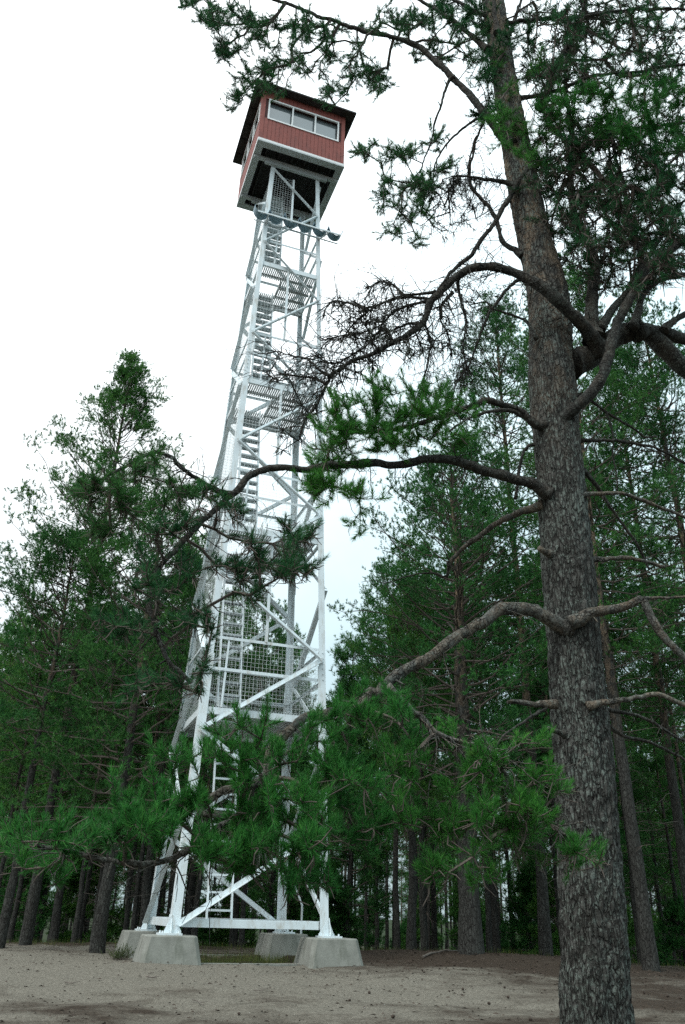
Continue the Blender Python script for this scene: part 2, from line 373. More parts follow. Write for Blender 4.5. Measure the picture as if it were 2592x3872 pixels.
for i, z in enumerate(PL):                      # guard rails, posts and wire mesh, floor by floor
    zt = PL[i+1] if i < 3 else 20.35
    for f in range(4):
        for h in (.80, 1.485):
            mb = MB(); u = bw(z+h)-.03
            mb.bar(fp(f, -u, z+h, -.022), fp(f, u, z+h, -.022), .010, .055); mb.bar(fp(f, -u, z+h+.03, -.042), fp(f, u, z+h+.03, -.042), .042, .008)
            child(mb, 'guard_rail', M['paint'])
    mb = MB(); mb.bar(fp(0, -.04, z+1.5, -.03), fp(0, -.04, zt-.14, -.03), .055, .05, (0, -1, 0)); child(mb, 'post', M['paint'])
    mb = MB(); mb.bar(fp(0, -bw(z)+.45, z+.02, -.05), fp(0, -bw(z+1.5)+.45, z+1.5, -.05), .04, .04, (0, -1, 0)); child(mb, 'post', M['paint'])
    def wires(mb, f, z0, z1, fa, fb, sp=.088):
        w0, w1 = bw(z0)-.05, bw(z1)-.05; n = max(2, int(round((fb-fa)*w0/sp)))
        for k in range(n+1):
            q = fa+(fb-fa)*k/n; mb.bar(fp(f, q*w0, z0, -.052), fp(f, q*w1, z1, -.052), .0033, .0033, FN[f])
        n = int(round((z1-z0)/sp))
        for k in range(n+1):
            zz = z0+(z1-z0)*k/n; w = bw(zz)-.05; mb.bar(fp(f, fa*w, zz, -.047), fp(f, fb*w, zz, -.047), .0033, .0033, FN[f])
    for f, z0, z1, fa, fb in ((0, z+.04, z+1.47, -1, 1), (0, z+1.52, zt-.15, -1, -.04), (3, z+.04, zt-.15, -1, 1), (1, z+.04, z+1.47, -1, 1), (2, z+.04, z+1.47, -1, 1), (2, z+1.52, zt-.15, .1, 1)):
        mb = MB(); wires(mb, f, z0, z1, fa, fb); child(mb, 'wire_mesh', M['wire'])
# stair ladders
flights = [((-.60, -1.40, .10), (-.56, -.35, 4.6), .46, .30)]
for i, z in enumerate(PL):
    b = bw(z); zt = PL[i+1] if i < 3 else 20.62; bt = bw(zt)
    flights.append(((-.56*b/1.05-.0, -b+.20, z+.04), (-.40*bt/.9, .42*bt, zt+.02), .47, .285))
for k, (a, c, w, sp) in enumerate(flights):
    a = np.array(a); c = np.array(c); d = c-a; L = np.linalg.norm(d); d /= L
    fwd = np.array([0, 1., 0]); side = np.array([1., 0, 0]); pitch = np.cross(side, d)
    st = MB()
    for s in (-1, 1): st.bar(a+side*s*w/2, c+side*s*w/2, .03, .115 if k else .07, pitch)
    ld = child(st, 'stair_ladder', M['paint'])
    nst = int(d[2]*L/sp)
    for q in range(1, nst):
        p = a+d*(L*q/nst); mb = MB(); dp = .17 if k else .07
        mb.box((p[0]-w/2+.016, p[1]-dp/2, p[2]-.004), (p[0]+w/2-.016, p[1]+dp/2, p[2]+.004))
        mb.box((p[0]-w/2+.016, p[1]-dp/2, p[2]-.034), (p[0]+w/2-.016, p[1]-dp/2+.006, p[2]-.005)); mb.box((p[0]-w/2+.016, p[1]+dp/2-.006, p[2]-.034), (p[0]+w/2-.016, p[1]+dp/2, p[2]-.005))
        for e in range(6): 
            xx = p[0]-w/2+.05+e*(w-.1)/5; mb.box((xx-.006, p[1]-dp/2+.007, p[2]-.030), (xx+.006, p[1]+dp/2-.007, p[2]-.006))
        child(mb, 'tread', M['galv'] if k else M['paint'], ld)
# scalloped sheet on two bars, below the cabin
sh = MB(); x0, pit, rr = -1.20, .445, .2225; zc = 18.39; yf, yr = -1.11, -.87; vr = .30/.2225
for k in range(6):
    cx = x0+pit*k+rr; a = np.linspace(PI, 2*PI, 13)
    for q in range(12):
        r0, r1 = rr-.003, rr-.012
        P = []
        for y in (yf, yr):
            P += [(cx+r1*math.cos(a[q]), y, zc+vr*r1*math.sin(a[q])), (cx+r0*math.cos(a[q]), y, zc+vr*r0*math.sin(a[q])), (cx+r0*math.cos(a[q+1]), y, zc+vr*r0*math.sin(a[q+1])), (cx+r1*math.cos(a[q+1]), y, zc+vr*r1*math.sin(a[q+1]))]
        sh.hexa(P)
scal = child(sh, 'scalloped_sheet', M['scoop'])
mb = MB(); mb.bar((-1.10, yf-.02, zc-.25), (1.40, yf-.02, zc-.25), .025, .05); mb.bar((-1.15, yr+.03, zc-.32), (1.40, yr+.03, zc-.32), .02, .03)
child(mb, 'support_bar', M['paint'], scal)
for x in (-.80, 1.02):
    mb = MB(); xl = math.copysign(bw(18.0)-.06, x); mb.bar((xl, -bw(17.95)-.01, 17.98), (x, yf-.02, zc-.285), .03, .03); child(mb, 'bracket', M['paint'], scal)
mb = MB(); mb.tube([(.98, -.80, 15.9), (.99, -.84, 18.0), (1.0, -.86, 20.6)], .007, 5); child(mb, 'cable', M['black'])
# cabin
CB, CZ0, CZ1 = 1.347, 20.74, 22.93
cab = MB()
for y in (-.80, .80): cab.box((-CB+.02, y-.05, 20.602), (CB-.02, y+.05, 20.70))
for y in (-.80, .80): cab.box((-.98, y-.04, 20.50), (.98, y+.04, 20.60))
cabin = child(cab, 'cabin', M['galv'])
mb = MB(); w = .20
mb.box((-CB-.012, -CB-.012, 20.702), (CB+.012, -CB+w, 20.742)); mb.box((-CB-.012, CB-w, 20.702), (CB+.012, CB+.012, 20.742))
mb.box((-CB-.012, -CB+w+.001, 20.702), (-CB+w, CB-w-.001, 20.742)); mb.box((CB-w, -CB+w+.001, 20.702), (CB+.012, CB-w-.001, 20.742))
child(mb, 'floor_frame', M['galv'], cabin)
mb = MB(); mb.box((-CB+.06, -CB+.06, 20.90), (CB-.06, CB-.06, 20.93))
child(mb, 'floor', M['black'], cabin)
mb = MB()
for k in range(6):
    x = -1.0+.4*k; mb.box((x-.022, -CB+.07, 20.744), (x+.022, CB-.07, 20.898))
child(mb, 'joist', M['black'], cabin)
WZ0, WZ1, WX = 21.74, 22.60, 1.115
Rz = [Matrix.Rotation(PI/2*f, 3, 'Z') for f in range(4)]
def facebox(mb, f, u0, u1, z0, z1, d0, d1):    # box on cabin face f; d = depth outward from the wall plane
    P = []
    for z in (z0, z1):
        for u, d in ((u0, d1), (u1, d1), (u1, d0), (u0, d0)):
            P.append(np.array(Rz[f] @ Vector((u, -CB-d, z))))
    mb.hexa(P)
for f in range(4):
    wall = MB(); back = MB(); pitch = .1235
    e = CB-.005 if f in (0, 2) else CB-.026; lin = .03 if f in (0, 2) else .085
    n = int(2*e/pitch)+1; p = 2*e/n
    for k in range(n):
        u0 = -e+k*p+.004; u1 = u0+p-.008
        if u1 < -WX or u0 > WX: facebox(wall, f, u0, u1, CZ0+.09, CZ1, -.022, 0)
        else:
            facebox(wall, f, u0, u1, CZ0+.09, WZ0, -.022, 0); facebox(wall, f, u0, u1, WZ1, CZ1, -.022, 0)
    for u0, u1, z0, z1 in ((-e+lin, -WX, CZ0, CZ1), (WX, e-lin, CZ0, CZ1), (-WX, WX, CZ0, WZ0), (-WX, WX, WZ1, CZ1)): facebox(back, f, u0, u1, z0, z1, -.105, -.023)
    wl = child(wall, 'wall', M['red'], cabin); child(back, 'wall_lining', M['reddark'], cabin)
    tr = MB(); facebox(tr, f, -CB+(0 if f in (0, 2) else .002), CB-(0 if f in (0, 2) else .002), CZ0+.003, CZ0+.085, -.02, .014 if f in (0, 2) else .012)
    child(tr, 'trim_board', M['white'], cabin)
    fr = MB(); T = .045
    facebox(fr, f, -WX-.02, WX+.02, WZ0-.02, WZ0+T-.01, -.03, .020); facebox(fr, f, -WX-.02, WX+.02, WZ1-T+.01, WZ1+.02, -.03, .020)
    for u in (-WX-.02, WX+.02-T): facebox(fr, f, u, u+T, WZ0+T-.009, WZ1-T+.009, -.03, .018)
    for u in (-.365, .365): facebox(fr, f, u-.022, u+.022, WZ0+T-.009, WZ1-T+.009, -.03, .016)
    child(fr, 'window_frame', M['white'], cabin)
    for u0, u1 in ((-WX+.03, -.387), (-.343, .343), (.387, WX-.03)):
        pn = MB(); facebox(pn, f, u0-.02, u1+.02, WZ0+T-.03, WZ1-T+.03, -.12, -.108); child(pn, 'window_pane', M['glass'], cabin)
RB, RZ = 1.604, 22.935
mb = MB(); 
mb.box((-RB, -RB, RZ), (RB, RB, RZ+.03)); mb.add([(-RB, -RB, RZ+.031), (RB, -RB, RZ+.031), (RB, RB, RZ+.031), (-RB, RB, RZ+.031), (0, 0, RZ+.55)], [[0, 1, 4, 4], [1, 2, 4, 4], [2, 3, 4, 4], [3, 0, 4, 4]])
child(mb, 'roof', M['roof'], cabin)
mb = MB()
for f in range(4): facebox(mb, f, -RB-.004, RB+(.004 if f % 2 else .004), RZ-.012, RZ+.045, RB-CB+.001+.0005*(f % 2), RB-CB+.012+.0005*(f % 2))
child(mb, 'fascia', M['roof'], cabin)
for f in range(4):
    for u in (-1.2, -.6, 0, .6, 1.2): mb = MB(); facebox(mb, f, u-.025, u+.025, RZ-.05, RZ-.002, .02, RB-CB-.03); child(mb, 'rafter', M['black'], cabin)

# concrete footings and the low kerb between them
def footing(sx, sy, label):
    o = empty('concrete_footing', (c_*sx*B0-s_*sy*B0, s_*sx*B0+c_*sy*B0, -.55), YAW, label=label, cat='concrete footing', group='concrete footings under the tower legs')
    mb = MB(); zt = .522; ta, ba = .44, .57; ch = .07; L = []
    for z, a, cc in ((-.25, ba+.03, ch), (zt-.02, ta, ch), (zt, ta-.02, ch)):
        L.append([(q[0]*a-q[2]*cc, q[1]*a-q[3]*cc, z) for q in ((-1, -1, -1, 0), (1, -1, 1, 0), (1, -1, 0, -1), (1, 1, 0, 1), (1, 1, 1, 0), (-1, 1, -1, 0), (-1, 1, 0, 1), (-1, -1, 0, -1))])
    k = 8; V = np.array(L).reshape(-1, 3); F = [[r*k+t, r*k+(t+1) % k, (r+1)*k+(t+1) % k, (r+1)*k+t] for r in range(2) for t in range(k)]
    n = len(V); V = np.vstack([V, [[0, 0, zt]]]); F += [[2*k+t, 2*k+(t+1) % k, n, n] for t in range(k)]
    mb.add(V, F); mb.build('footing_block', M['concrete'], o)
for sx, sy, lb in ((-1, -1, 'tapered concrete footing under the near left leg, partly hiding another block'), (1, -1, 'tapered concrete footing under the near right tower leg, farthest to the right'),
                   (1, 1, 'shaded concrete footing at the back, behind the long white base beam'), (-1, 1, 'concrete footing half hidden behind the near left block')): footing(sx, sy, lb)
mb = MB()
for f in range(4):
    c, s = [(1, 0), (0, 1), (-1, 0), (0, -1)][f]
    P = [];
    for z in (-.9, -.455):
        for u, d in ((-.93, 1.72), (.93, 1.72), (.93, 1.52), (-.93, 1.52)): P.append((c*u+s*d, s*u-c*d, z))
    mb.hexa(P)
kerb = mb.build('concrete_kerb', M['concrete']); kerb.rotation_euler.z = YAW
tag(kerb, 'low concrete strip set in the sand between the tower footings', 'concrete kerb')

# ------------------------------------------------------------------ the big pine in front
FR = dict(A=(700, 0, 1.3067), B=(1600, 0, 1.5806), C=(1100, 900, 1.3067), D=(1200, 1900, 1.1264), E=(500, 1550, 1.7422), G=(1300, 2300, 1.568), H=(400, 2500, 1.568), I=(1900, 1100, 1.952), P=(0, 0, .60494), S=(0, 0, 1.))
def px(fr, pts): x0, y0, k = FR[fr]; return [(x0+x/k, y0+y/k) for x, y in pts]
TY0 = CAM[1]+4.9
tc = [(2259, 3872, 272), (2250, 3588, 253), (2230, 3233, 234), (2210, 2878, 222), (2183, 2566, 206), (2150, 2166, 196), (2112, 1742, 180), (2088, 1436, 178), (2075, 1130, 160), (2022, 900, 128), (1967, 633, 112), (1911, 316, 92), (1866, 0, 82)]
TP = np.array([at(x, y, TY0) for x, y, w in tc]); TR = .965*np.array([w/2/FPX*((p-CAM)@FW) for p, (x, y, w) in zip(TP, tc)])
zb = float(gz(TP[0][0], TY0))
TP = np.vstack([[TP[0][0]+.03, TY0, zb-.3], [TP[0][0]+.02, TY0, zb+.1], TP, TP[-1]+(TP[-1]-TP[-2])*1.2]); TR = np.concatenate([[TR[0]*1.35, TR[0]*1.2], TR, [TR[-1]*.6]])
ROOT = np.array([TP[0][0], TY0, zb])
pine = empty('pine_tree', ROOT, label='large gnarled pine in front with lichened bark and long crooked limbs', cat='pine tree')
def resample(P, r, step):
    P = np.asarray(P); L = np.concatenate([[0], np.cumsum(np.linalg.norm(np.diff(P, axis=0), axis=1))]); n = max(3, int(L[-1]/step)+1)
    # Catmull-Rom through the points
    t = np.linspace(0, L[-1], n); out = []
    for s in t:
        i = min(max(np.searchsorted(L, s)-1, 0), len(P)-2); u = (s-L[i])/(L[i+1]-L[i]+1e-9)
        p0 = P[max(i-1, 0)]; p1, p2 = P[i], P[i+1]; p3 = P[min(i+2, len(P)-1)]
        out.append(.5*((2*p1)+(-p0+p2)*u+(2*p0-5*p1+4*p2-p3)*u*u+(-p0+3*p1-3*p2+p3)*u**3))
    return np.array(out), np.interp(t, L, r)
rP, rR = resample(TP, TR, .018); K = 84; aa = np.arange(K)*2*PI/K
V = []
for i, (p, r) in enumerate(zip(rP, rR)):
    hz = (p[2]-zb); amp = .026*max(.25, 1-hz/8.5)
    for a in aa:
        ca, sa = math.cos(a), math.sin(a)
        q = Vector((ca*r*28+p[0], sa*r*28, p[2]*6.5))
        q = q+.35*Vector((mnoise.noise(q*1.7), mnoise.noise(q*1.7+Vector((5, 1, 2))), 0))
        dd = mnoise.voronoi(q)[0]; e = min(1, (dd[1]-dd[0])*2.6)
        w = mnoise.noise(Vector((ca*2, sa*2, p[2]*1.1)))*.012+mnoise.noise(q*4)*.004
        R = r-amp*.55+amp*(e**.6)+w
        V.append((p[0]+ca*R, p[1]+sa*R, p[2]))
i = np.arange(len(rP)-1)[:, None]*K; j = np.arange(K)[None]; j2 = (j+1) % K
tk = MB().add(V, np.stack([i+j, i+j2, i+K+j2, i+K+j], -1).reshape(-1, 4)).build('trunk', M['bark'], pine, True, ROOT)

def grow(init, tips, step=.11, sag=.06, wob=.02, alpha=.35):
    """join every tip to the nearest part of the skeleton, so that twigs fork off twigs"""
    nodes = [np.asarray(p) for p in init]; par = [-1]*len(nodes); pl = [0.]*len(nodes)
    A = np.zeros((len(init)+len(tips)*14, 3)); PLn = np.zeros(len(A)); n = len(init); A[:n] = init; parr = np.full(len(A), -1); leaf = []
    dm = np.array([np.min(np.linalg.norm(A[:n]-t, axis=1)) for t in tips]); 
    for t in tips[np.argsort(dm)]:
        d = np.linalg.norm(A[:n]-t, axis=1); k = int(np.argmin(d+alpha*PLn[:n])); a = A[k]; L = d[k]
        ns = int(min(12, max(1, round(L/step)))); side = unit(rng.normal(size=3)); prev = k
        for q in range(1, ns+1):
            u = q/ns; p = a+(t-a)*u; p = p+np.array([0, 0, 1.])*sag*L*math.sin(PI*u)*1.0+side*wob*math.sin(PI*u*1.0)*L*3
            if q < ns: p = p+rng.normal(size=3)*wob*.55
            A[n] = p; parr[n] = prev; PLn[n] = PLn[prev]+np.linalg.norm(p-A[prev]); prev = n; n += 1
        leaf.append(prev)
    return A[:n], parr[:n], np.array(leaf)

def limb(label, fr, pts, r0, r1, dy0, dy1, blobs=(), needle='needle', nl=.050, nw=.0032, kn=62, shoots=3, mul=1.0, dys=None, bark='limb', clus=4, up=.45, spurs=0, bits=0, spread=.3, sag=.06, rt=1.0):
    """a traced bough: pts in a picture frame, at depth TY0+dy; blobs (x, y, rx, ry, n, dy) in the small picture hold twigs and, if asked, needles"""
    S = px(fr, pts) if fr else [q for f_, pp in pts for q in px(f_, pp)]
    S = np.array(S); L = np.concatenate([[0], np.cumsum(np.linalg.norm(np.diff(S, axis=0), axis=1))]); u = L/L[-1]
    P = np.array([at(x, y, TY0+(dy0+(dy1-dy0)*t if dys is None else np.interp(t, dys[0], dys[1]))) for (x, y), t in zip(S, u)])
    Q, R = resample(P, r0+(r1-r0)*u**.7, .035)
    kn_ = np.array([mnoise.noise(Vector(p*9))*.22+mnoise.noise(Vector(p*28))*.14 for p in Q]); R2 = R*(1+kn_)
    ds = np.concatenate([[0], np.cumsum(np.linalg.norm(np.diff(Q, axis=0), axis=1))]); R2 = R2*(1+.55*np.exp(-ds/.07))
    Q = Q+np.array([[mnoise.noise(Vector(p*5)), mnoise.noise(Vector(p*5+np.array([7., 3, 1]))), mnoise.noise(Vector(p*5+np.array([2., 9, 4])))] for p in Q])*.014*np.minimum(1, ds/.3)[:, None]
    Q2 = Q+rng.normal(size=Q.shape)*.0025
    mb = MB().tube(Q2, R2, 10)
    # broken twig stubs along the bough
    n = int(len(Q)*.10); A, B, ra, rb = [], [], [], []
    for _ in range(n):
        k = rng.integers(2, len(Q)-1); d = unit(rng.normal(size=3)+np.array([0, -.3, 0])); ln = R[k]+.02+.05*rng.random(); A.append(Q[k]); B.append(Q[k]+d*ln); ra.append(.006+R[k]*.12); rb.append(.003)
    if n: mb.segs(np.array(A), np.array(B), np.array(ra), np.array(rb), 5)
    if spurs:                                  # drooping side twigs with spurs of their own, straight off the bough
        kk = rng.integers(int(len(Q)*.12), len(Q)-1, spurs); d = unit(rng.normal(size=(spurs, 3))*np.array([1, .8, .6])+unit(Q[kk+1]-Q[kk])*.5+np.array([0, 0, -.25])); ln = (.06+.22*rng.random(spurs)**1.6)*rt
        p0 = Q[kk]; r = .0026*rt
        for t_ in range(4):
            p1 = p0+d*ln[:, None]/4; mb.segs(p0, p1, np.full(spurs, r*(1-.2*t_)), np.full(spurs, r*(.8-.2*t_)), 4)
            e_ = unit(d+rng.normal(size=d.shape)*.8+np.array([0, 0, -.3])); l2 = ln*(.12+.3*rng.random(spurs)); mb.segs(p1, p1+e_*l2[:, None], np.full(spurs, r*.55), np.full(spurs, r*.3), 3)
            d = unit(d+rng.normal(size=d.shape)*.28+np.array([0, 0, -.16])); p0 = p1
    leafy = any(len(bl) < 7 or bl[6] for bl in blobs)
    few = len(blobs) <= 5 or not leafy
    if not few: lo = tag(mb.build('limb', M[bark], pine, True, ROOT), label)
    tips = []; flag = []
    for bl in blobs:
        x, y, rx, ry, nn, dy = bl[:6]; has = bl[6] if len(bl) > 6 else 1
        for _ in range(max(1, int(round(nn*mul)))):
            if not has or _ % clus == 0:
                q = rng.normal(size=3); q = q/np.linalg.norm(q)*rng.random()**.4
                (sx_, sy_), = px('P', [(x+q[0]*rx*(1.3 if clus == 2 else 1), y+q[1]*ry*(1.3 if clus == 2 else 1))]); c0 = at(sx_, sy_, TY0+dy+q[2]*spread); tips.append(c0)
            else: tips.append(c0+rng.normal(size=3)*np.array([.055, .055, .035]))
            flag.append(has)
    if tips:
        tips = np.array(tips); flag = np.array(flag)
        dm = np.array([np.min(np.linalg.norm(Q-t, axis=1)) for t in tips]); flag = flag[np.argsort(dm)]
        A, par, leaf = grow(Q, tips, sag=sag)
        cnt = np.zeros(len(A)); cnt[leaf] = 1
        for k in range(len(A)-1, len(Q)-1, -1): cnt[par[k]] += cnt[k]
        rad = rt*.00175*np.maximum(cnt, 1)**.42; k = np.arange(len(Q), len(A)); pr = par[k]
        ra = np.where(pr < len(Q), rad[k]*1.15, np.minimum(rad[pr], rad[k]*1.5))
        tb = (mb if few else MB()).segs(A[pr], A[k], ra, rad[k])
        dirs = unit(A[leaf]-A[par[leaf]])
        if bits:                               # short dead side twigs
            kk = rng.choice(k, bits); d = unit(rng.normal(size=(bits, 3))+unit(A[kk]-A[par[kk]])*.5+np.array([0, 0, -.55])); ln = .03+.10*rng.random(bits)**1.5
            mid = A[kk]+d*ln[:, None]*.5+rng.normal(size=(bits, 3))*.008; end = mid+unit(d+rng.normal(size=(bits, 3))*.5)*ln[:, None]*.5
            tb.segs(A[kk], mid, np.full(bits, .0022*rt), np.full(bits, .0018*rt)); tb.segs(mid, end, np.full(bits, .0018*rt), np.full(bits, .0010*rt))
        nd = MB(); g = flag > 0; P0 = A[leaf][g]; D0 = dirs[g]
        if len(P0):
            for s in range(shoots):
                D = unit(D0*(.55 if up else .8)+rng.normal(size=D0.shape)*(.15 if s == 0 else .45)+np.array([0, 0, up])); Ls = .04+.055*rng.random(len(D))
                st = P0 if s == 0 else P0-D0*.03*s
                needles(nd, st, D, Ls, kn, nl, nw, (.35, 1.15)); tb.segs(st, st+D*Ls[:, None], np.full(len(D), .0022), np.full(len(D), .0016))
            back = par[leaf[g]]; ok = back >= len(Q)
            needles(nd, A[back][ok], (A[leaf[g]]-A[back])[ok], np.linalg.norm((A[leaf[g]]-A[back])[ok], axis=1), kn, nl, nw)
        dead = not len(P0)
        if few: lo = tag(mb.build('limb', M[bark], pine, True, ROOT), label)
        if not few: tb.build('twigs', M['deadtwig' if dead else 'twig'], lo, False, ROOT)
        if len(P0): nd.build('needles', M[needle], lo, False, ROOT)
    if few and not len(tips): lo = tag(mb.build('limb', M[bark], pine, True, ROOT), label)
    return lo, Q

# --- boughs on the left, from the bottom up
limb('low bough with dense bright green needles sweeping across the tower legs', None,
     [('G', [(1340, 130), (1290, 105), (1230, 70), (1130, 10), (1040, 0), (950, 0), (900, 20), (840, 70), (720, 140), (600, 220), (500, 290), (400, 350), (320, 400), (250, 460), (210, 510), (150, 500), (110, 570), (40, 590)]),
      ('H', [(1300, 310), (1180, 330), (1110, 400), (1040, 460), (970, 530), (960, 620), (950, 690), (860, 740), (720, 750), (640, 800), (560, 900)]), ('P', [(560, 1870), (500, 1890), (430, 1950), (330, 1975), (240, 1965), (150, 1945), (60, 1935)])],
     .044, .008, -.12, -1.5,
     [(55, 1935, 55, 32, 10, -1.5), (175, 1930, 80, 42, 22, -1.5), (330, 1915, 80, 55, 30, -1.45), (420, 1850, 70, 55, 26, -1.4), (340, 1830, 45, 50, 14, -1.4), (140, 1990, 60, 35, 7, -1.45), (470, 1960, 90, 55, 28, -1.4), (560, 1900, 80, 70, 34, -1.3),
      (470, 1770, 85, 55, 24, -1.3), (600, 1720, 75, 60, 24, -1.2), (560, 1660, 45, 30, 9, -1.2), (640, 1850, 90, 80, 36, -1.25), (640, 2000, 90, 60, 22, -1.3), (720, 1900, 60, 90, 24, -1.2), (760, 1660, 85, 42, 26, -1.0), (860, 1650, 85, 40, 22, -.95),
      (740, 1760, 80, 70, 28, -1.1), (830, 1800, 90, 70, 28, -1.05), (930, 1680, 55, 45, 14, -.9), (860, 1900, 90, 60, 22, -1.1), (570, 1990, 60, 40, 14, -1.3), (740, 1960, 60, 70, 16, -1.2), (250, 1880, 40, 50, 10, -1.45)], bits=420, mul=.60, rt=1.5, up=.9, nl=.043, nw=.0027, kn=80, spurs=60, bark='limb_pale')
limb('grey forked side bough of lichened twigs ending in bright needle tufts', 'P',
     [(885, 1572), (905, 1590), (925, 1610), (960, 1640), (1000, 1680), (1050, 1700), (1110, 1712), (1150, 1760), (1190, 1830), (1250, 1880), (1320, 1925)], .018, .006, -.9, -.75,
     [(950, 1780, 85, 65, 28, -.9), (1060, 1770, 70, 60, 22, -.85), (1010, 1690, 45, 35, 9, -.9), (1120, 1725, 60, 35, 9, -.8), (1195, 1700, 28, 28, 4, -.8), (970, 1880, 90, 60, 22, -.95), (1060, 1880, 100, 65, 30, -.85), (1180, 1870, 85, 60, 30, -.8), (1240, 1810, 55, 45, 14, -.75),
      (1200, 1950, 70, 45, 16, -.8), (1335, 1945, 55, 42, 20, -.7), (980, 1990, 70, 55, 9, -.95), (1100, 1970, 60, 50, 8, -.9)], bits=400, mul=.62, rt=1.6, up=.9, nl=.043, nw=.0027, kn=80, spurs=80, bark='limb_pale')
limb('long arching bough crossing the tower with a fork and hanging twigs', None,
     [('C', [(1290, 1270), (1240, 1245), (1200, 1215), (1100, 1190), (960, 1150), (880, 1120), (780, 1090), (680, 1090), (560, 1115), (380, 1120), (200, 1120), (60, 1145)]),
      ('E', [(1060, 385), (960, 380), (860, 395), (760, 450), (690, 530), (630, 580), (560, 640), (450, 740), (350, 840), (280, 930), (180, 1040), (130, 1150), (110, 1290), (140, 1400), (190, 1520), (240, 1640)]), ('P', [(410, 1530), (440, 1560)])],
     .040, .010, -.1, -1.1,
     [(540, 1260, 65, 55, 22, -1.0), (640, 1260, 70, 55, 26, -.95), (705, 1270, 42, 40, 14, -.9), (600, 1330, 80, 38, 20, -1.0), (680, 1335, 50, 28, 9, -.95), (520, 1180, 45, 35, 9, -1.0), (445, 1545, 35, 22, 5, -1.1), (470, 1130, 30, 20, 4, -1.),
      (380, 1330, 85, 80, 34, -1.1), (420, 1210, 55, 55, 18, -1.05), (300, 1400, 80, 75, 22, -1.15), (430, 1430, 60, 60, 14, -1.1), (330, 1560, 80, 60, 12, -1.2)], bits=900, needle='needle_hi', nl=.044, nw=.0027, kn=56, rt=1.5, mul=.6, spread=.5, spurs=60)
limb('crooked fork of the arching bough reaching left over the forest tops', None,
     [('E', [(655, 560), (630, 555), (540, 520), (470, 480), (390, 430), (320, 370), (240, 300), (130, 270)]), ('P', [(300, 1060), (240, 1090)])], .017, .007, -.75, -1.15,
     [(250, 1120, 70, 45, 22, -1.1), (330, 1080, 60, 45, 20, -1.1), (200, 1105, 40, 28, 7, -1.15), (400, 1110, 70, 45, 16, -1.), (300, 1200, 85, 65, 22, -1.1), (230, 1220, 50, 60, 8, -1.1), (450, 1140, 35, 30, 7, -1.)], bits=450, needle='needle_hi', nl=.045, nw=.0028, kn=58, rt=1.3, mul=.85, spread=.4, spurs=40)
limb('bough ending in a bushy dark green cushion of needles right of the tower', 'C',
     [(1270, 930), (1200, 915), (1130, 850), (1040, 820), (960, 800), (900, 830), (760, 880), (600, 930), (420, 960), (250, 960)], .032, .010, -.1, -.55,
     [(765, 965, 60, 45, 20, -.6), (850, 920, 50, 45, 16, -.6), (830, 985, 75, 42, 26, -.6), (935, 935, 65, 48, 24, -.5), (970, 900, 45, 28, 10, -.5), (1020, 955, 65, 45, 20, -.4), (1050, 1010, 55, 36, 14, -.4), (900, 1015, 90, 36, 24, -.5), (760, 1050, 70, 30, 16, -.6), (725, 1085, 38, 26, 7, -.6),
      (740, 1130, 55, 38, 12, -.7), (815, 1150, 48, 45, 10, -.6), (800, 1212, 14, 12, 2, -.6)], bits=260, mul=1.1, kn=66, nl=.046, nw=.0028, up=.6, spurs=20)
limb('small bare limb beside the needle cushion', 'C', [(1190, 905), (1110, 860), (1000, 850), (900, 880), (780, 960)], .020, .007, -.12, -.4, [(1060, 940, 50, 30, 6, -.3), (900, 960, 40, 30, 5, -.4)], bits=30)
limb('bare grey limb broken off short, sloping down from the trunk', 'D', [(960, 10), (935, 20), (850, 50), (750, 100), (660, 160), (575, 240), (550, 320)], .030, .012, -.05, .35, bark='limb_pale')
limb('thin bare prong under the broken limb', 'D', [(560, 250), (550, 315), (500, 300), (410, 310), (330, 335)], .010, .004, .3, .5, [(860, 1330, 50, 30, 8, .5, 0)])
limb('short grey broken stub pointing left', 'D', [(1020, 860), (960, 858), (900, 855), (850, 848), (810, 850)], .022, .012, -.1, -.2, bark='limb_pale')
limb('bent brown twig hanging below the stub', 'D', [(985, 850), (960, 885), (900, 915), (850, 960), (790, 1000), (740, 1060)], .012, .004, -.1, -.3)
limb('tiny broken stub low on the trunk', 'D', [(1060, 990), (1035, 980), (985, 960)], .016, .010, -.18, -.26)
limb('snapped orange stub on the trunk edge', 'D', [(1000, 225), (975, 215), (945, 193)], .022, .017, -.1, -.15, bark='limb_pale')
# dead branches high on the left
limb('big dead bough arching over to the left with matted lichened twigs', None,
     [('C', [(1530, 560), (1480, 480), (1400, 390), (1300, 290), (1200, 220), (1110, 170), (1000, 145), (900, 150), (840, 175), (760, 250), (690, 320), (660, 420), (560, 490), (420, 560), (300, 610), (200, 680), (160, 760), (130, 830), (70, 900), (40, 990)])],
     .058, .006, -.35, -.2,
     [(800, 720, 60, 40, 10, -.2, 0), (860, 770, 85, 50, 22, -.2, 0), (950, 785, 70, 50, 20, -.2, 0), (840, 825, 70, 36, 12, -.2, 0), (1020, 740, 30, 60, 8, -.2, 0), (770, 870, 50, 45, 9, -.2, 0), (700, 930, 45, 45, 9, -.2, 0), (655, 1000, 30, 45, 8, -.2, 0), (650, 850, 50, 40, 5, -.2, 0)], bits=600, sag=-.06, rt=1.7, spurs=150, dys=((0, .07, .15, .3, 1), (-.02, -.18, -.32, -.3, -.2)))
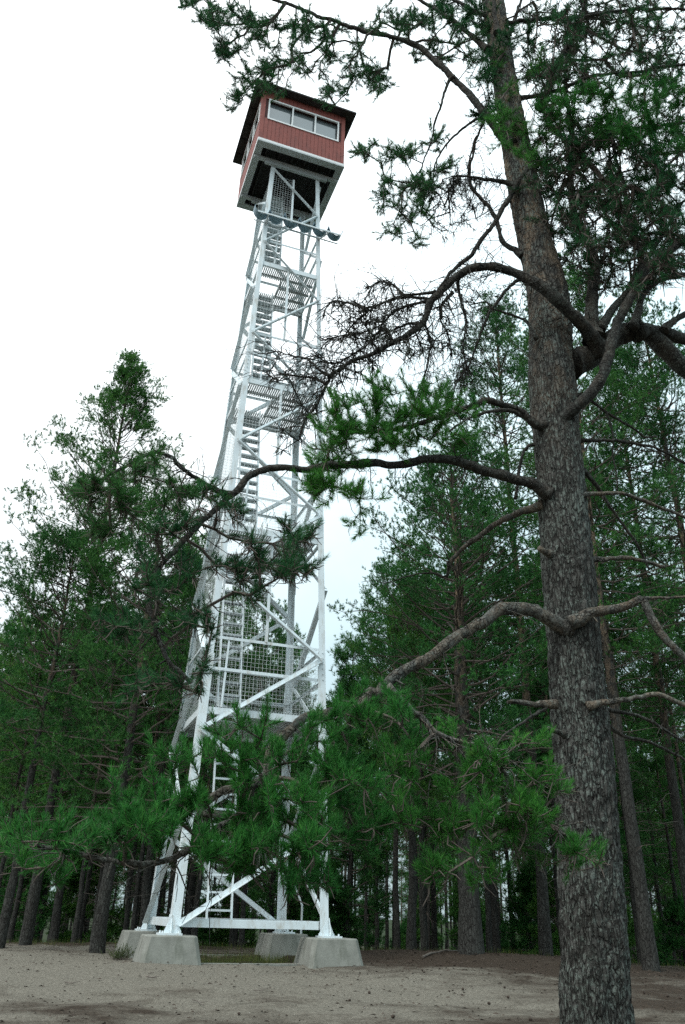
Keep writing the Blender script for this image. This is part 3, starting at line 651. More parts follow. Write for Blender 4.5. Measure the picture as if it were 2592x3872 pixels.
for lb_, pts_, sp_ in (('upper side branch of the dead bough running left', [(720, 265), (640, 275), (560, 290), (440, 330), (360, 380), (300, 440), (250, 520)], 90), ('middle side branch of the dead bough', [(700, 310), (600, 330), (500, 370), (420, 440), (340, 470), (250, 490), (150, 510)], 100),
     ('lower side branch of the dead bough', [(665, 420), (560, 430), (440, 490), (330, 560), (230, 620), (140, 590), (100, 570)], 100), ('looping tip twig of the dead bough', [(380, 360), (300, 322), (210, 312), (170, 350), (165, 400)], 36),
     ('looping upper twig of the dead bough', [(560, 290), (510, 235), (440, 212), (390, 255), (385, 300)], 30), ('hanging twig furthest right on the dead bough', [(840, 180), (828, 240), (850, 330), (862, 450), (855, 560), (875, 660), (850, 700)], 60),
     ('hanging twig in the middle of the dead bough', [(695, 330), (668, 420), (690, 520), (672, 640), (648, 720)], 50), ('short forked hanging twig of the dead bough', [(800, 270), (750, 330), (745, 400), (780, 480), (800, 580)], 50), ('lowest twig of the dead bough reaching over the tower', [(200, 680), (150, 660), (90, 600), (30, 585), (-40, 570), (-90, 560)], 40),
     ('second low twig of the dead bough over the tower', [(180, 720), (100, 690), (30, 680), (-60, 670)], 34)):
    limb(lb_, 'C', pts_, .011, .0045, -.25, -.15, rt=1.5, spurs=sp_)
limb('straight dead limb slanting down left from the upper trunk', None, [('B', [(640, 1020), (600, 1050), (510, 1190), (420, 1340), (290, 1520), (190, 1620), (90, 1740), (20, 1850)]), ('C', [(690, 310), (560, 290), (440, 330), (370, 350)])], .026, .008, -.1, -.1,
     [(790, 700, 40, 30, 12, -.1, 0), (880, 660, 50, 30, 12, -.1, 0), (1060, 640, 20, 60, 8, -.1, 0)], bits=200, sag=-.03, rt=1.3, spurs=60)
limb('bent dead limb rising from the trunk', 'B', [(600, 1530), (560, 1500), (470, 1430), (440, 1310), (390, 1230), (310, 1140), (280, 1090), (285, 1000), (300, 900), (330, 800), (370, 700)], .024, .008, .0, .15, [(1060, 420, 40, 30, 12, .1, 0), (1090, 470, 40, 40, 14, .1, 0)], bits=200, sag=-.03, rt=1.3, spurs=50)
limb('level dead limb with a ragged tuft of lichened twigs', 'B', [(560, 1110), (500, 1092), (400, 1075), (280, 1060), (170, 1055)], .022, .008, -.05, .1, [(1050, 420, 50, 25, 26, .1, 0), (1030, 450, 45, 35, 30, .1, 0), (1000, 470, 30, 25, 10, .1, 0)], bits=300, sag=-.03, rt=1.3, spurs=60)
limb('long thin dead branch drooping far down on the left', None, [('B', [(640, 1640), (550, 1690), (430, 1820), (360, 1960), (320, 2080), (260, 2200)]), ('C', [(830, 710), (780, 810)])], .016, .005, .1, -.05, [(1060, 860, 25, 40, 8, 0, 0), (1090, 700, 30, 20, 5, 0, 0)], bits=150, sag=-.03, rt=1.2, spurs=60)
limb('small twisted dead twig on the trunk edge', 'C', [(1215, 500), (1195, 470), (1160, 410), (1070, 370), (990, 345), (960, 315), (880, 330)], .014, .004, -.15, -.1, bits=0)
limb('hanging dead strip with beard lichen', 'C', [(1110, 1290), (1125, 1180), (1145, 1070), (1160, 1040), (1220, 1010)], .008, .012, 0, 0)
# live crown, upper left
limb('longest upper bough reaching left over the cabin roof', 'A',
     [(1620, 720), (1568, 670), (1480, 560), (1380, 440), (1290, 350), (1190, 255), (1090, 205), (960, 170), (830, 135), (720, 95), (600, 55), (510, 20), (450, 0), (350, -40), (200, -60)], .042, .012, -.1, .3,
     [(510, 40, 55, 40, 26, .3), (600, 60, 70, 45, 28, .3), (525, 110, 42, 38, 16, .3), (590, 165, 45, 45, 16, .3), (555, 212, 30, 22, 7, .3), (700, 60, 70, 50, 24, .3), (780, 110, 60, 45, 16, .3), (765, 190, 36, 36, 11, .3), (830, 165, 55, 34, 16, .3), (862, 192, 36, 26, 9, .3), (660, 120, 40, 30, 9, .3),
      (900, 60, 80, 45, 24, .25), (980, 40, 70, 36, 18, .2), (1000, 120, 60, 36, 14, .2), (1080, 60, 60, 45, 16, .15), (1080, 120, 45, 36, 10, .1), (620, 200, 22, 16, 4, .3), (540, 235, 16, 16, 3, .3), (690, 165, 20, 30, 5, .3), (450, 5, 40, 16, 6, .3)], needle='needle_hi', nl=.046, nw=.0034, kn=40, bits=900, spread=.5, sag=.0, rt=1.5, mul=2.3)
limb('thin drooping branch with needle sprays below the longest upper bough', None, [('A', [(1330, 380), (1300, 410), (1250, 560), (1220, 680), (1180, 790), (1160, 850), (1110, 900)])], .014, .005, -.05, .1,
     [(850, 345, 36, 22, 9, .1), (925, 360, 48, 32, 16, .1), (890, 430, 45, 36, 16, .1), (955, 440, 48, 45, 18, .1), (895, 500, 42, 32, 11, .1), (930, 545, 40, 22, 6, .1), (985, 330, 40, 40, 9, .1)], needle='needle_hi', nl=.046, nw=.0034, kn=40, mul=1.5, bits=300, spread=.4, sag=-.01, rt=1.2)
limb('second thin drooping branch beside it', None, [('A', [(1500, 560), (1470, 575), (1380, 630), (1280, 730), (1240, 800), (1230, 900), (1300, 950)])], .014, .005, 0, .15,
     [(990, 430, 40, 40, 9, .1), (960, 480, 40, 40, 10, .1), (1010, 380, 30, 30, 6, .1), (1000, 520, 45, 30, 8, .1, 0)], needle='needle_hi', nl=.046, nw=.0034, kn=40, mul=1.5, bits=260, spread=.4, sag=-.01, rt=1.2)
limb('bare hanging shoot close to the trunk', None, [('A', [(1480, 590), (1450, 660), (1420, 720), (1400, 870), (1430, 960)])], .012, .005, .05, .1, [(1060, 520, 30, 30, 8, .1, 0)], bits=80, sag=-.02)
limb('upper left bough close under the frame top', 'B', [(390, 300), (330, 250), (200, 140), (80, 60), (0, 10), (-120, -40)], .028, .014, -.1, .1, [(1130, 120, 55, 50, 18, 0), (1060, 40, 60, 40, 14, .1), (1110, 260, 45, 38, 12, 0), (1000, 20, 50, 30, 8, .1), (1100, 190, 50, 40, 10, 0)], needle='needle_hi', nl=.046, nw=.0034, kn=40, mul=2.0, bits=160, spread=.4)
limb('short topmost bough on the left', 'B', [(420, 100), (350, 80), (260, 40), (180, 0), (60, -60)], .024, .012, -.05, .1, [(1090, 20, 60, 30, 10, 0), (1150, 60, 30, 50, 8, -.1)], needle='needle_hi', nl=.046, nw=.0034, kn=40, mul=2.0, bits=40, spread=.4)
limb('dark shoot rising in front of the trunk top', 'B', [(450, 200), (440, 150), (430, 90), (425, 0), (420, -90)], .026, .016, -.13, -.2, [(1180, 235, 48, 55, 20, -.15), (1160, 300, 45, 30, 9, -.15), (1195, 335, 42, 38, 16, -.2), (1240, 290, 45, 45, 16, -.1), (1215, 180, 40, 40, 10, -.15), (1150, 130, 30, 40, 8, -.2), (1150, 250, 30, 40, 9, -.2), (1210, 350, 40, 30, 9, -.2)], needle='needle', nl=.052, nw=.003, kn=34, bits=60)
limb('shoot rising right of the trunk top', 'B', [(500, 240), (520, 190), (560, 90), (590, 0), (610, -80)], .022, .014, 0, .1, [(1260, 60, 70, 50, 24, .1), (1250, 150, 55, 45, 16, .1)], needle='needle_hi', nl=.046, nw=.0034, kn=40, bits=60, spread=.4)
# crown on the right
limb('heavy limb bending away to the right of the trunk', None, [('I', [(500, 545), (540, 520), (650, 480), (760, 410), (860, 330), (980, 295), (1080, 310), (1200, 430), (1300, 530), (1400, 610), (1500, 700)])], .092, .06, .02, .25)
limb('upper arm of the heavy limb leaving the frame', 'I', [(1000, 300), (1100, 290), (1200, 300), (1300, 345), (1400, 380)], .055, .04, .05, .3)
limb('small arm curling up from the heavy limb', 'I', [(1190, 300), (1220, 255), (1290, 205), (1351, 180), (1450, 160)], .03, .022, .1, .2)
limb('thick upright arm behind the trunk', None, [('B', [(1030, 2030), (1010, 1950), (1010, 1800), (1030, 1600), (990, 1450), (920, 1330), (890, 1200), (880, 1000), (880, 800), (870, 650), (850, 500), (860, 380)])], .060, .014, -.05, .25,
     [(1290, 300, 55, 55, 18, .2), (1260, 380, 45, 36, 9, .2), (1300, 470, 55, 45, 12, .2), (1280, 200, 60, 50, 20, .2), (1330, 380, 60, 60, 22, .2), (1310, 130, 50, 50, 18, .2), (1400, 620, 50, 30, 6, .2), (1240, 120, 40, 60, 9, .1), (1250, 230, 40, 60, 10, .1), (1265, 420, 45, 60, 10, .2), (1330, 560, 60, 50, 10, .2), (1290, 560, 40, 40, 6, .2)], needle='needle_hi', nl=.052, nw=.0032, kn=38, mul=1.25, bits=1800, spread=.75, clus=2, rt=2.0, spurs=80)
limb('slim arm leaning from the limb fork to the upper right', None, [('B', [(1060, 1970), (1130, 1850), (1220, 1740), (1280, 1640), (1300, 1500), (1220, 1330), (1220, 1180), (1170, 1000), (1130, 850), (1090, 700)])], .034, .012, -.05, .1,
     [(1420, 440, 90, 55, 30, .1), (1340, 520, 60, 45, 10, .1), (1450, 560, 80, 40, 12, .1), (1380, 320, 70, 55, 26, .1), (1480, 500, 70, 50, 20, .1), (1430, 600, 90, 40, 12, .1), (1520, 610, 50, 40, 9, .1), (1380, 520, 70, 40, 10, .1)], needle='needle_hi', nl=.052, nw=.0032, kn=38, mul=1.25, bits=1800, spread=.75, clus=2, rt=2.0, spurs=80)
limb('curved arm rising out of the frame on the right', None, [('B', [(1250, 1960), (1270, 1920), (1310, 1780), (1400, 1680), (1568, 1640), (1700, 1640)])], .032, .02, 0, .2, [(1540, 600, 40, 30, 8, .2), (1500, 630, 50, 22, 6, .2)], needle='needle_hi', nl=.052, nw=.004, kn=36, bits=40, mul=1.5)
limb('pale ascending limb sweeping up to the right in front of the heavy limb', None, [('I', [(400, 985), (430, 960), (540, 860), (680, 720), (770, 540), (810, 380), (850, 230)]), ('B', [(1180, 1900), (1250, 1750), (1330, 1620), (1420, 1540), (1568, 1420), (1700, 1300)])], .043, .030, -.22, -.1,
     [(1540, 400, 50, 70, 22, 0), (1500, 330, 60, 50, 22, 0), (1540, 500, 40, 50, 12, 0), (1520, 560, 50, 24, 8, 0)], needle='needle_hi', nl=.052, nw=.0032, kn=38, mul=1.1, dys=((0, .1, .3, 1), (-.08, -.2, -.24, -.1)), bits=160, spread=.4)
limb('forked shoot above the ascending limb', 'B', [(1290, 1680), (1310, 1590), (1400, 1450), (1500, 1280), (1580, 1180)], .022, .012, -.1, .0, [(1480, 420, 60, 45, 16, 0), (1550, 440, 40, 50, 12, 0)], needle='needle_hi', nl=.052, nw=.0032, kn=38, mul=1.9, bits=80)
limb('dark arm climbing right of the trunk into the crown', None, [('B', [(700, 640), (740, 560), (780, 420), (860, 280), (920, 170), (960, 40), (990, -60)])], .034, .020, 0, .1,
     [(1360, 60, 80, 55, 34, .1), (1440, 70, 80, 60, 34, .1), (1520, 80, 60, 70, 30, .1), (1350, 160, 70, 50, 30, .1), (1440, 180, 80, 50, 34, .05), (1530, 180, 50, 50, 22, .05), (1280, 100, 50, 50, 16, .1), (1400, 120, 90, 50, 26, .1)], needle='needle_hi', nl=.052, nw=.0032, kn=38, mul=.95, bits=1200, spread=.8, clus=2, rt=2.0, spurs=80)
limb('hidden bough carrying the bright needle sprays on the right', None, [('B', [(520, 600), (720, 560), (860, 520), (1000, 460), (1150, 440), (1300, 420), (1450, 400), (1600, 380)])], .022, .010, 0, -.3,
     [(1390, 225, 70, 38, 24, -.3), (1480, 250, 70, 42, 24, -.3), (1540, 220, 50, 42, 16, -.3), (1430, 290, 80, 40, 26, -.3), (1520, 320, 60, 40, 22, -.3), (1250, 270, 55, 36, 14, -.25), (1330, 240, 50, 34, 12, -.3)], needle='needle', nl=.058, nw=.0032, kn=42, mul=1.3, bits=160)
limb('tangled shady bough filling the right of the crown with dark twigs', 'B', [(880, 900), (980, 860), (1080, 820), (1200, 780), (1350, 760), (1500, 740), (1650, 720)], .024, .010, .1, .0,
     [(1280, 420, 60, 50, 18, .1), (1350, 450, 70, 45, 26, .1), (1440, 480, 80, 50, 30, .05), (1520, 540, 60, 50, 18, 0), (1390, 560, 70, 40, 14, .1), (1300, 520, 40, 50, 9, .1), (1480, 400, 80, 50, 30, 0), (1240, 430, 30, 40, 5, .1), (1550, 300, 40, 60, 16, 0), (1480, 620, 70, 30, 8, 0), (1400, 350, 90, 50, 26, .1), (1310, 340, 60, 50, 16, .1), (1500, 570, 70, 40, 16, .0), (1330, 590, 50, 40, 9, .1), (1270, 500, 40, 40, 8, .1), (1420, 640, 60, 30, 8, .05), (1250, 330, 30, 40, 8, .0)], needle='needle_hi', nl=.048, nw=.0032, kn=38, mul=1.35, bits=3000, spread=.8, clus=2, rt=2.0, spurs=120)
limb('topmost bough spreading right under the frame edge', 'B', [(465, 150), (560, 130), (700, 115), (860, 110), (1020, 90), (1200, 60), (1400, 50), (1600, 60)], .024, .012, .0, .1,
     [(1300, 30, 80, 40, 24, .05), (1420, 30, 90, 40, 28, .05), (1520, 40, 60, 50, 22, .1), (1240, 200, 40, 55, 12, .0), (1210, 90, 30, 55, 8, .0), (1380, 110, 90, 40, 24, .05), (1500, 130, 80, 50, 26, .1)], needle='needle_hi', nl=.048, nw=.0032, kn=38, mul=.85, bits=900, spread=.8, clus=2, rt=2.0, spurs=60)
# lower right, bare limbs
limb('pale broken limb kinked downward at the right edge', None, [('D', [(1080, 515), (1110, 500), (1170, 470), (1250, 455), (1330, 430), (1385, 412), (1420, 480), (1480, 580), (1530, 625), (1568, 660)]), ('P', [(1575, 1520), (1580, 1600)])], .034, .018, -.2, -.3, bark='limb_pale')
limb('thin pale twig continuing the kinked limb', 'D', [(1385, 412), (1450, 405), (1520, 405), (1600, 395)], .010, .006, -.25, -.2, [(1500, 1380, 60, 20, 6, -.2, 0)], bits=30, bark='limb_pale')
limb('pale level limb low on the right', 'D', [(1150, 870), (1180, 860), (1330, 840), (1400, 828), (1460, 825), (1520, 845), (1620, 880)], .021, .011, -.18, -.2, bark='limb_pale', bits=0)
limb('broken limb with an orange split end', 'D', [(1150, 245), (1180, 240), (1330, 240), (1400, 255), (1480, 275)], .017, .012, -.05, .1, bark='limb_pale')
limb('thin drooping limb right of the trunk', 'I', [(590, 1520), (620, 1500), (760, 1490), (900, 1500), (1050, 1550), (1200, 1610), (1351, 1670), (1450, 1720)], .015, .010, -.1, .1, bark='limb_pale')
limb('slender sagging limb above the drooping one', 'I', [(570, 1110), (600, 1105), (760, 1100), (880, 1110), (1030, 1140), (1200, 1190), (1351, 1270), (1450, 1320)], .014, .008, -.05, .15, [(1540, 1060, 60, 30, 8, .15, 0)], bits=40)
limb('dark dead branch hanging steeply on the right', 'I', [(600, 1320), (620, 1345), (700, 1440), (800, 1600), (900, 1740), (980, 1870), (1080, 2060)], .014, .009, .05, .3)
limb('forked dead branch with a dangling twig', 'I', [(560, 770), (640, 800), (760, 890), (860, 950), (980, 1020), (1060, 1080), (1130, 1075)], .013, .007, .1, .35)
limb('dangling twig of the forked dead branch', 'I', [(770, 890), (800, 1000), (825, 1100), (815, 1200), (830, 1330), (850, 1480)], .008, .005, .2, .25)
limb('thin bare branch low at the right edge', 'D', [(1230, 880), (1300, 895), (1380, 910), (1470, 960), (1560, 1020), (1640, 1080)], .011, .007, .2, .3)
limb('thin bare branch lowest on the right', 'D', [(1230, 940), (1310, 1000), (1400, 1020), (1500, 1060), (1600, 1130)], .012, .008, .25, .4)
# beard lichen hanging from the dead twigs
lb = MB()
for (x, y, dy, n) in ((950, 790, -.2, 14), (870, 760, -.2, 12), (1045, 430, .1, 14), (360, 1060, -1.1, 8), (620, 1930, -1.3, 7), (1060, 690, -.15, 8), (660, 1000, -.2, 6), (610, 1190, -1., 5)):
    for _ in range(n):
        (a_, b_), = px('P', [(x+rng.normal()*22, y+rng.normal()*14)]); p = at(a_, b_, TY0+dy+rng.normal()*.1); k = 5
        for t in range(k):
            q = p+rng.normal(size=3)*.012; e = q+np.array([rng.normal()*.02, rng.normal()*.02, -.03-.07*rng.random()]); lb.segs(q[None], e[None], np.array([.0022]), np.array([.0008]), 3)
tag(lb.build('lichen_tufts', M['lichen'], pine, False, ROOT), kind='stuff')

# ------------------------------------------------------------------ forest pines
def make_pine(H, r0, cs, cr, seed, whorl=.42, nb=4, kn=18, nl=.10, nw=.015, dead=14, needle='needle_far', shape='cone', lean=.0, dens=1.0, puff=.075):
    """a pine of height H with trunk and crown; crown from cs*H up, largest radius cr; returned as arrays for trunk, boughs and needles"""
    R = np.random.default_rng(seed); n = 26; h = np.linspace(0, 1, n)
    wx = np.cumsum(R.normal(size=n))*.018+lean*h*h*H; wy = np.cumsum(R.normal(size=n))*.018
    P = np.stack([wx-wx[0], wy-wy[0], h*H-.0], -1); P[0, 2] = -.6
    rad = r0*((1-h)**.75*.95+.05); rad[0] *= 1.35; rad[1] *= 1.1
    tm = MB().tube(P, rad, 12, False)
    pos = lambda z: np.array([np.interp(z/H, h, P[:, 0]), np.interp(z/H, h, P[:, 1]), z])
    A, B, ra, rb, SP, SD = [], [], [], [], [], []
    def path(p, d, L, r, up, ns):
        pts = [p]; 
        for q in range(ns):
            d = unit(d+R.normal(size=3)*.16+np.array([0, 0, up])); p = p+d*L/ns; pts.append(p)
        for q in range(ns): A.append(pts[q]); B.append(pts[q+1]); ra.append(r*(1-q/ns*.75)); rb.append(r*(1-(q+1)/ns*.75))
        return pts, d
    z = cs*H
    while z < H*.985:
        t = (z/H-cs)/(1-cs)
        if shape == 'open': s = (1-t)**.8*(.5+.5*min(1, t*3+.3))*1.15
        elif shape == 'cone': s = (1-t)**.75*(.55+.45*min(1, t*4+.3))
        else: s = math.sqrt(max(0, 1-(2*t-.85)**2/1.35))*(1-t*.35)
        L0 = max(.25, cr*s*1.12)
        if t > .8 and R.random() < .35: z += whorl*.6; continue
        a0 = R.random()*6.28
        for k in range(nb if t < .8 else nb-1):
            if R.random() > .92: continue
            a = a0+k*6.283/nb+R.normal()*.3; L = L0*(.55+.65*R.random() if shape != 'open' else .45+.70*R.random()); el = -.15+.9*t+R.normal()*.15
            el += .25*(shape == 'open'); d = np.array([math.cos(a)*math.cos(el), math.sin(a)*math.cos(el), math.sin(el)])
            pts, dd = path(pos(z+R.normal()*.1), d, L, .012+.016*L/cr*(r0/.18), .05+.04*t, 6)
            for q in range(3, 7):
                p = pts[q]; ax = unit(pts[q]-pts[q-1])
                for sgn in (-1, 1):
                    if R.random() > .84*dens: continue
                    l2 = (.30+.20*L)*(1.25-q/7.)*(.6+.7*R.random()); sd = unit(np.cross(ax, [0, 0, 1])*sgn*(.75+.3*R.random())+ax*.7+np.array([0, 0, .22+R.normal()*.2]))
                    p2, d2 = path(p, sd, l2, .006, .06, 2)
                    m_ = R.integers(5, 10); pr_ = puff*(.6+.7*R.random())*np.array([1.1, 1.1, .75])
                    for w_ in range(m_): SP.append(p2[2]+R.normal(size=3)*pr_); SD.append(unit(d2*.45+R.normal(size=3)*.55+np.array([0, 0, .55])))
                    if R.random() < .5: SP.append(p2[1]+R.normal(size=3)*.03); SD.append(unit(d2*.6+R.normal(size=3)*.4+np.array([0, 0, .6])))
            for _ in range(4): SP.append(pts[-1]+R.normal(size=3)*puff*.7); SD.append(unit(dd+R.normal(size=3)*.4+np.array([0, 0, .5])))
        z += whorl*(.7+.6*R.random())*(1-.35*t)
    for _ in range(4): SP.append(pos(H*.995)); SD.append(unit(np.array([R.normal()*.2, R.normal()*.2, 1])))
    for _ in range(dead):                        # dead stubs and bare branches under the crown
        zz = H*(.12+(cs-.08)*R.random()); a = R.random()*6.28; L = .3+1.3*R.random()**2; pts, _d = path(pos(zz), np.array([math.cos(a), math.sin(a), .1]), L, .012, -.05, 4)
        for q in (2, 3):
            path(pts[q], unit(R.normal(size=3)+np.array([0, 0, -.3])), .25*L, .005, -.02, 2)
    bm = MB().segs(np.array(A), np.array(B), np.array(ra), np.array(rb), 5)
    nm = MB(); SP = np.array(SP); SD = np.array(SD); needles(nm, SP, SD, .10+.05*R.random(len(SP)), kn, nl, nw, (.45, 1.3))
    return tm, bm, nm, needle
def place_pine(parts, x, y, rz, sc, label, group=None, name='pine_tree', zoff=0.):
    tm, bm, nm, needle = parts
    o = empty(name, (x, y, float(gz(x, y))+zoff), rz, label=label, cat='pine tree', group=group); o.scale = (sc, sc, sc)
    tm.build('trunk', M['bark_far'], o, True); c = nm.build('crown', M[needle], o); bm.build('boughs', M['twig'], o)
    return o
def bx(p, Y): return at(p/.60494, 2135/.60494, Y)[0]
D0 = CAM[1]
def hgt(yp, xp, Y): return at(xp/.60494, yp/.60494, Y)[2]
# the pines one can tell apart: (base x in the picture, distance, top y, trunk radius, crown start, crown radius, ...)
big = [
 (62, 22., 815, .13, .40, 3.3, 11, 'tall pine left of the tower with an orange upper trunk, highest crown on the left', 'open', 'needle_blue', 4, .012),
 (3, 20.5, 1260, .115, .40, 2.5, 12, 'slim pine at the left edge with a bare slanting trunk', 'round', 'needle_far', 4, 0),
 (232, 19.5, 1180, .15, .24, 2.6, 13, 'dark shady pine with a thick blackish trunk left of the tower legs', 'round', 'needle_far', 4, 0),
 (330, 26., 1250, .14, .30, 2.4, 14, 'dark pine standing close behind the far left tower leg', 'cone', 'needle_far', 4, 0),
 (125, 27., 1400, .13, .30, 2.3, 24, 'leafy pine filling the gap between the tall pine and the dark shady pine', 'round', 'needle_far', 4, 0),
 (1078, 20., 1055, .25, .30, 2.9, 15, 'stout pine on the mound left of the big front pine, broadest distant trunk', 'round', 'needle_blue', 5, -.01),
 (940, 24.5, 1370, .13, .36, 2.2, 16, 'lower pine in the right group beside the strip of sky', 'round', 'needle_blue', 4, 0),
 (1480, 19., 640, .15, .34, 2.7, 17, 'tall pine just right of the big front trunk with a bare straight lower stem', 'round', 'needle_blue', 4, 0),
 (1590, 23., 800, .15, .30, 2.6, 18, 'pine at the right edge with dense mid green foliage', 'round', 'needle_far', 4, 0),
 (1715, 20., 690, .15, .42, 2.5, 19, 'tall pine leaning into the right edge with an orange upper stem', 'round', 'needle_blue', 4, 0),
 (1245, 24., 720, .16, .38, 2.9, 20, 'pine hidden behind the big front trunk showing puffs of foliage on its left', 'round', 'needle_blue', 4, 0),
 (1350, 29., 1250, .15, .32, 2.5, 21, 'dark pine behind the big front trunk, deeper in the forest', 'round', 'needle_far', 4, 0)]
for (xp, D, yt, r, cs, cr, sd, lab, shp, ndl, nb, lean) in big:
    Y = D0+D; x = bx(xp, Y); z0 = float(gz(x, Y)); ex = xp+(884-xp)*(2135-yt)/4650.
    H = hgt(yt, ex, Y)-z0
    place_pine(make_pine(H, r, cs, cr, sd, needle=ndl, shape=shp, nb=nb+1, whorl=.36, lean=lean, nl=.080, nw=.016, kn=19, puff=.105), x, Y, 0, 1., lab)
# forest behind: copies of a few pines
protos = []
for k, (H, r, cs, cr, shp, ndl) in enumerate(((13.5, .11, .55, 1.9, 'round', 'needle_far'), (12.5, .095, .50, 2.0, 'round', 'needle_blue'), (14.5, .12, .60, 1.9, 'round', 'needle_far'), (11.0, .085, .30, 1.7, 'cone', 'needle_far'))):
    protos.append(make_pine(H, r, cs, cr, 40+k, whorl=.46, nb=4, kn=9, nl=.11, nw=.026, puff=.10, dead=22, needle=ndl, shape=shp))
first = {}; PH = (13.5, 12.5, 14.5, 11.0)
def forest(k, x, y, rz, sc, label, group):
    if k not in first: first[k] = place_pine(protos[k], x, y, rz, sc, label, group); return first[k]
    o = copy_tree(first[k]); o.location = (x, y, float(gz(x, y))); o.rotation_euler = (0, 0, rz); o.scale = (sc, sc, sc*random.uniform(.92, 1.08)); o['label'] = label; o['group'] = group
    return o
random.seed(21); pts = []; cnt = 0; tries = 0
while cnt < 285 and tries < 6000:
    tries += 1
    D = 25+55*random.random()**1.15 if cnt < 240 else random.uniform(82, 130); xp = random.uniform(-120, 1700)
    Y = D0+D; x = bx(xp, Y)
    if any((x-a)**2+(Y-b)**2 < 1.5**2 for a, b in pts): continue
    if 560 < xp < 900 and D < 40: continue
    pts.append((x, Y)); cnt += 1
    if xp < 560: lb, gp = 'slender pine stem in the dark forest left of the tower', 'forest pines on the left'
    elif xp < 900: lb, gp = 'distant pine seen through and beside the tower legs', 'forest pines behind the tower'
    else: lb, gp = 'slender pine stem in the dark forest on the right', 'forest pines on the right'
    k_ = random.randrange(4); cap = random.uniform(1290, 1480) if xp < 560 else random.uniform(1540, 1640) if xp < 900 else random.uniform(1010, 1300)
    if xp < 200: cap = max(cap, 1400)
    forest(k_, x, Y, random.random()*6.28, min(random.uniform(.85, 1.15), (hgt(cap, xp, Y)-float(gz(x, Y)))/PH[k_]), lb, gp)
# two young pines whose tops show beside and through the tower
yp = make_pine(6.5, .07, .12, 1.1, 61, whorl=.34, nb=4, kn=14, nl=.10, nw=.015, needle='needle_blue', dead=2)
for xp, D, yt, lab in ((618, 34., 1490, 'young pine whose thin top shows through the wire mesh of the tower'), (790, 33., 1500, 'young pine whose pointed top shows just right of the tower')):
    Y = D0+D; x = bx(xp, Y); H = hgt(yt, xp+(884-xp)*.13, Y)-float(gz(x, Y))
    o = place_pine(yp, x, Y, random.random()*6, H/6.5, lab, name='young_pine')
# undergrowth of small pines in the forest
up = make_pine(2.2, .025, .05, .8, 78, whorl=.22, nb=4, kn=14, nl=.09, nw=.018, needle='needle_far', dead=0); f0 = None
random.seed(5)
for k in range(46):
    D = 32+40*random.random(); xp = random.uniform(-60, 1640); Y = D0+D; x = bx(xp, Y); lab = 'small bushy pine sapling in the shade between the forest trunks'
    if f0 is None: f0 = place_pine(up, x, Y, 0, 1.2, lab, 'pine saplings under the forest', name='pine_sapling')
    else:
        o = copy_tree(f0); o.location = (x, Y, float(gz(x, Y))); o.rotation_euler.z = random.random()*6; s = random.uniform(.7, 1.6); o.scale = (s, s, s)

# ------------------------------------------------------------------ small things on the ground
def ground_at(xp, yp):
    r = ray(xp/.60494, yp/.60494); t = 6.
    for _ in range(4000):
        p = CAM+r*t
        if p[2] < float(gz(p[0], p[1])): break
        t += .02
    return p
cm = MB(); nr = 9
for rI in range(nr):
    for k in range(8):
        t = (rI+.5)/nr; rr = .020*math.sin(PI*min(1, t*.9+.08))**.7; a = (k+.5*(rI % 2))*2*PI/8; z = .052*t; c, s = math.cos(a), math.sin(a)
        w = rr*.42; o_ = np.array([c*rr, s*rr, z]); tv = np.array([-s, c, 0]); 
        cm.hexa([o_*[.3, .3, 1]-tv*w*.6-[0, 0, .004], o_*[.3, .3, 1]+tv*w*.6-[0, 0, .004], o_+tv*w+[0, 0, .002], o_-tv*w+[0, 0, .002], o_*[.3, .3, 1]-tv*w*.6+[0, 0, .003], o_*[.3, .3, 1]+tv*w*.6+[0, 0, .003], o_+tv*w+[0, 0, .008], o_-tv*w+[0, 0, .008]])
cone0 = cm.build('pine_cone', M['cone']); random.seed(9)
spots = [q for i_, q in enumerate([(1318, 3787), (1436, 3738), (1752, 3746), (1924, 3768), (1926, 3776), (1951, 3766), (1906, 3738), (1733, 3677), (1871, 3659), (1827, 3661), (1520, 3676), (1559, 3694), (1600, 3671), (1773, 3694), (1857, 3799), (1752, 3814), (1704, 3752), (2010, 3634), (2030, 3637), (2087, 3624), (2414, 3695), (2420, 3750), (2440, 3760), (2486, 3785), (2523, 3771), (2520, 3700), (2548, 3716), (2570, 3770), (2580, 3780), (2410, 3700), (2434, 3720), (2470, 3690), (2540, 3830), (2450, 3850), (1964, 3680), (2050, 3662), (1662, 3666), (1580, 3640), (1630, 3630), (380, 3806), (908, 3840), (1230, 3800), (1400, 3760), (2100, 3700), (2000, 3860), (1960, 3865), (1480, 3850), (1560, 3835), (2560, 3685), (2400, 3800)]) if i_ % 2 == 0]
for k, (sx_, sy_) in enumerate(spots):
    p = ground_at(sx_*.60494, sy_*.60494); o = cone0 if k == 0 else cone0.copy()
    if k: COL.objects.link(o)
    s = random.uniform(.5, .9); o.scale = (s, s, s); o.location = (p[0], p[1], float(gz(p[0], p[1]))+.018*s); o.rotation_euler = (1.5, random.random()*.4, random.random()*6.28)
    tag(o, 'small dark pine cone lying on the sandy ground', 'pine cone', 'pine cones scattered on the sand')
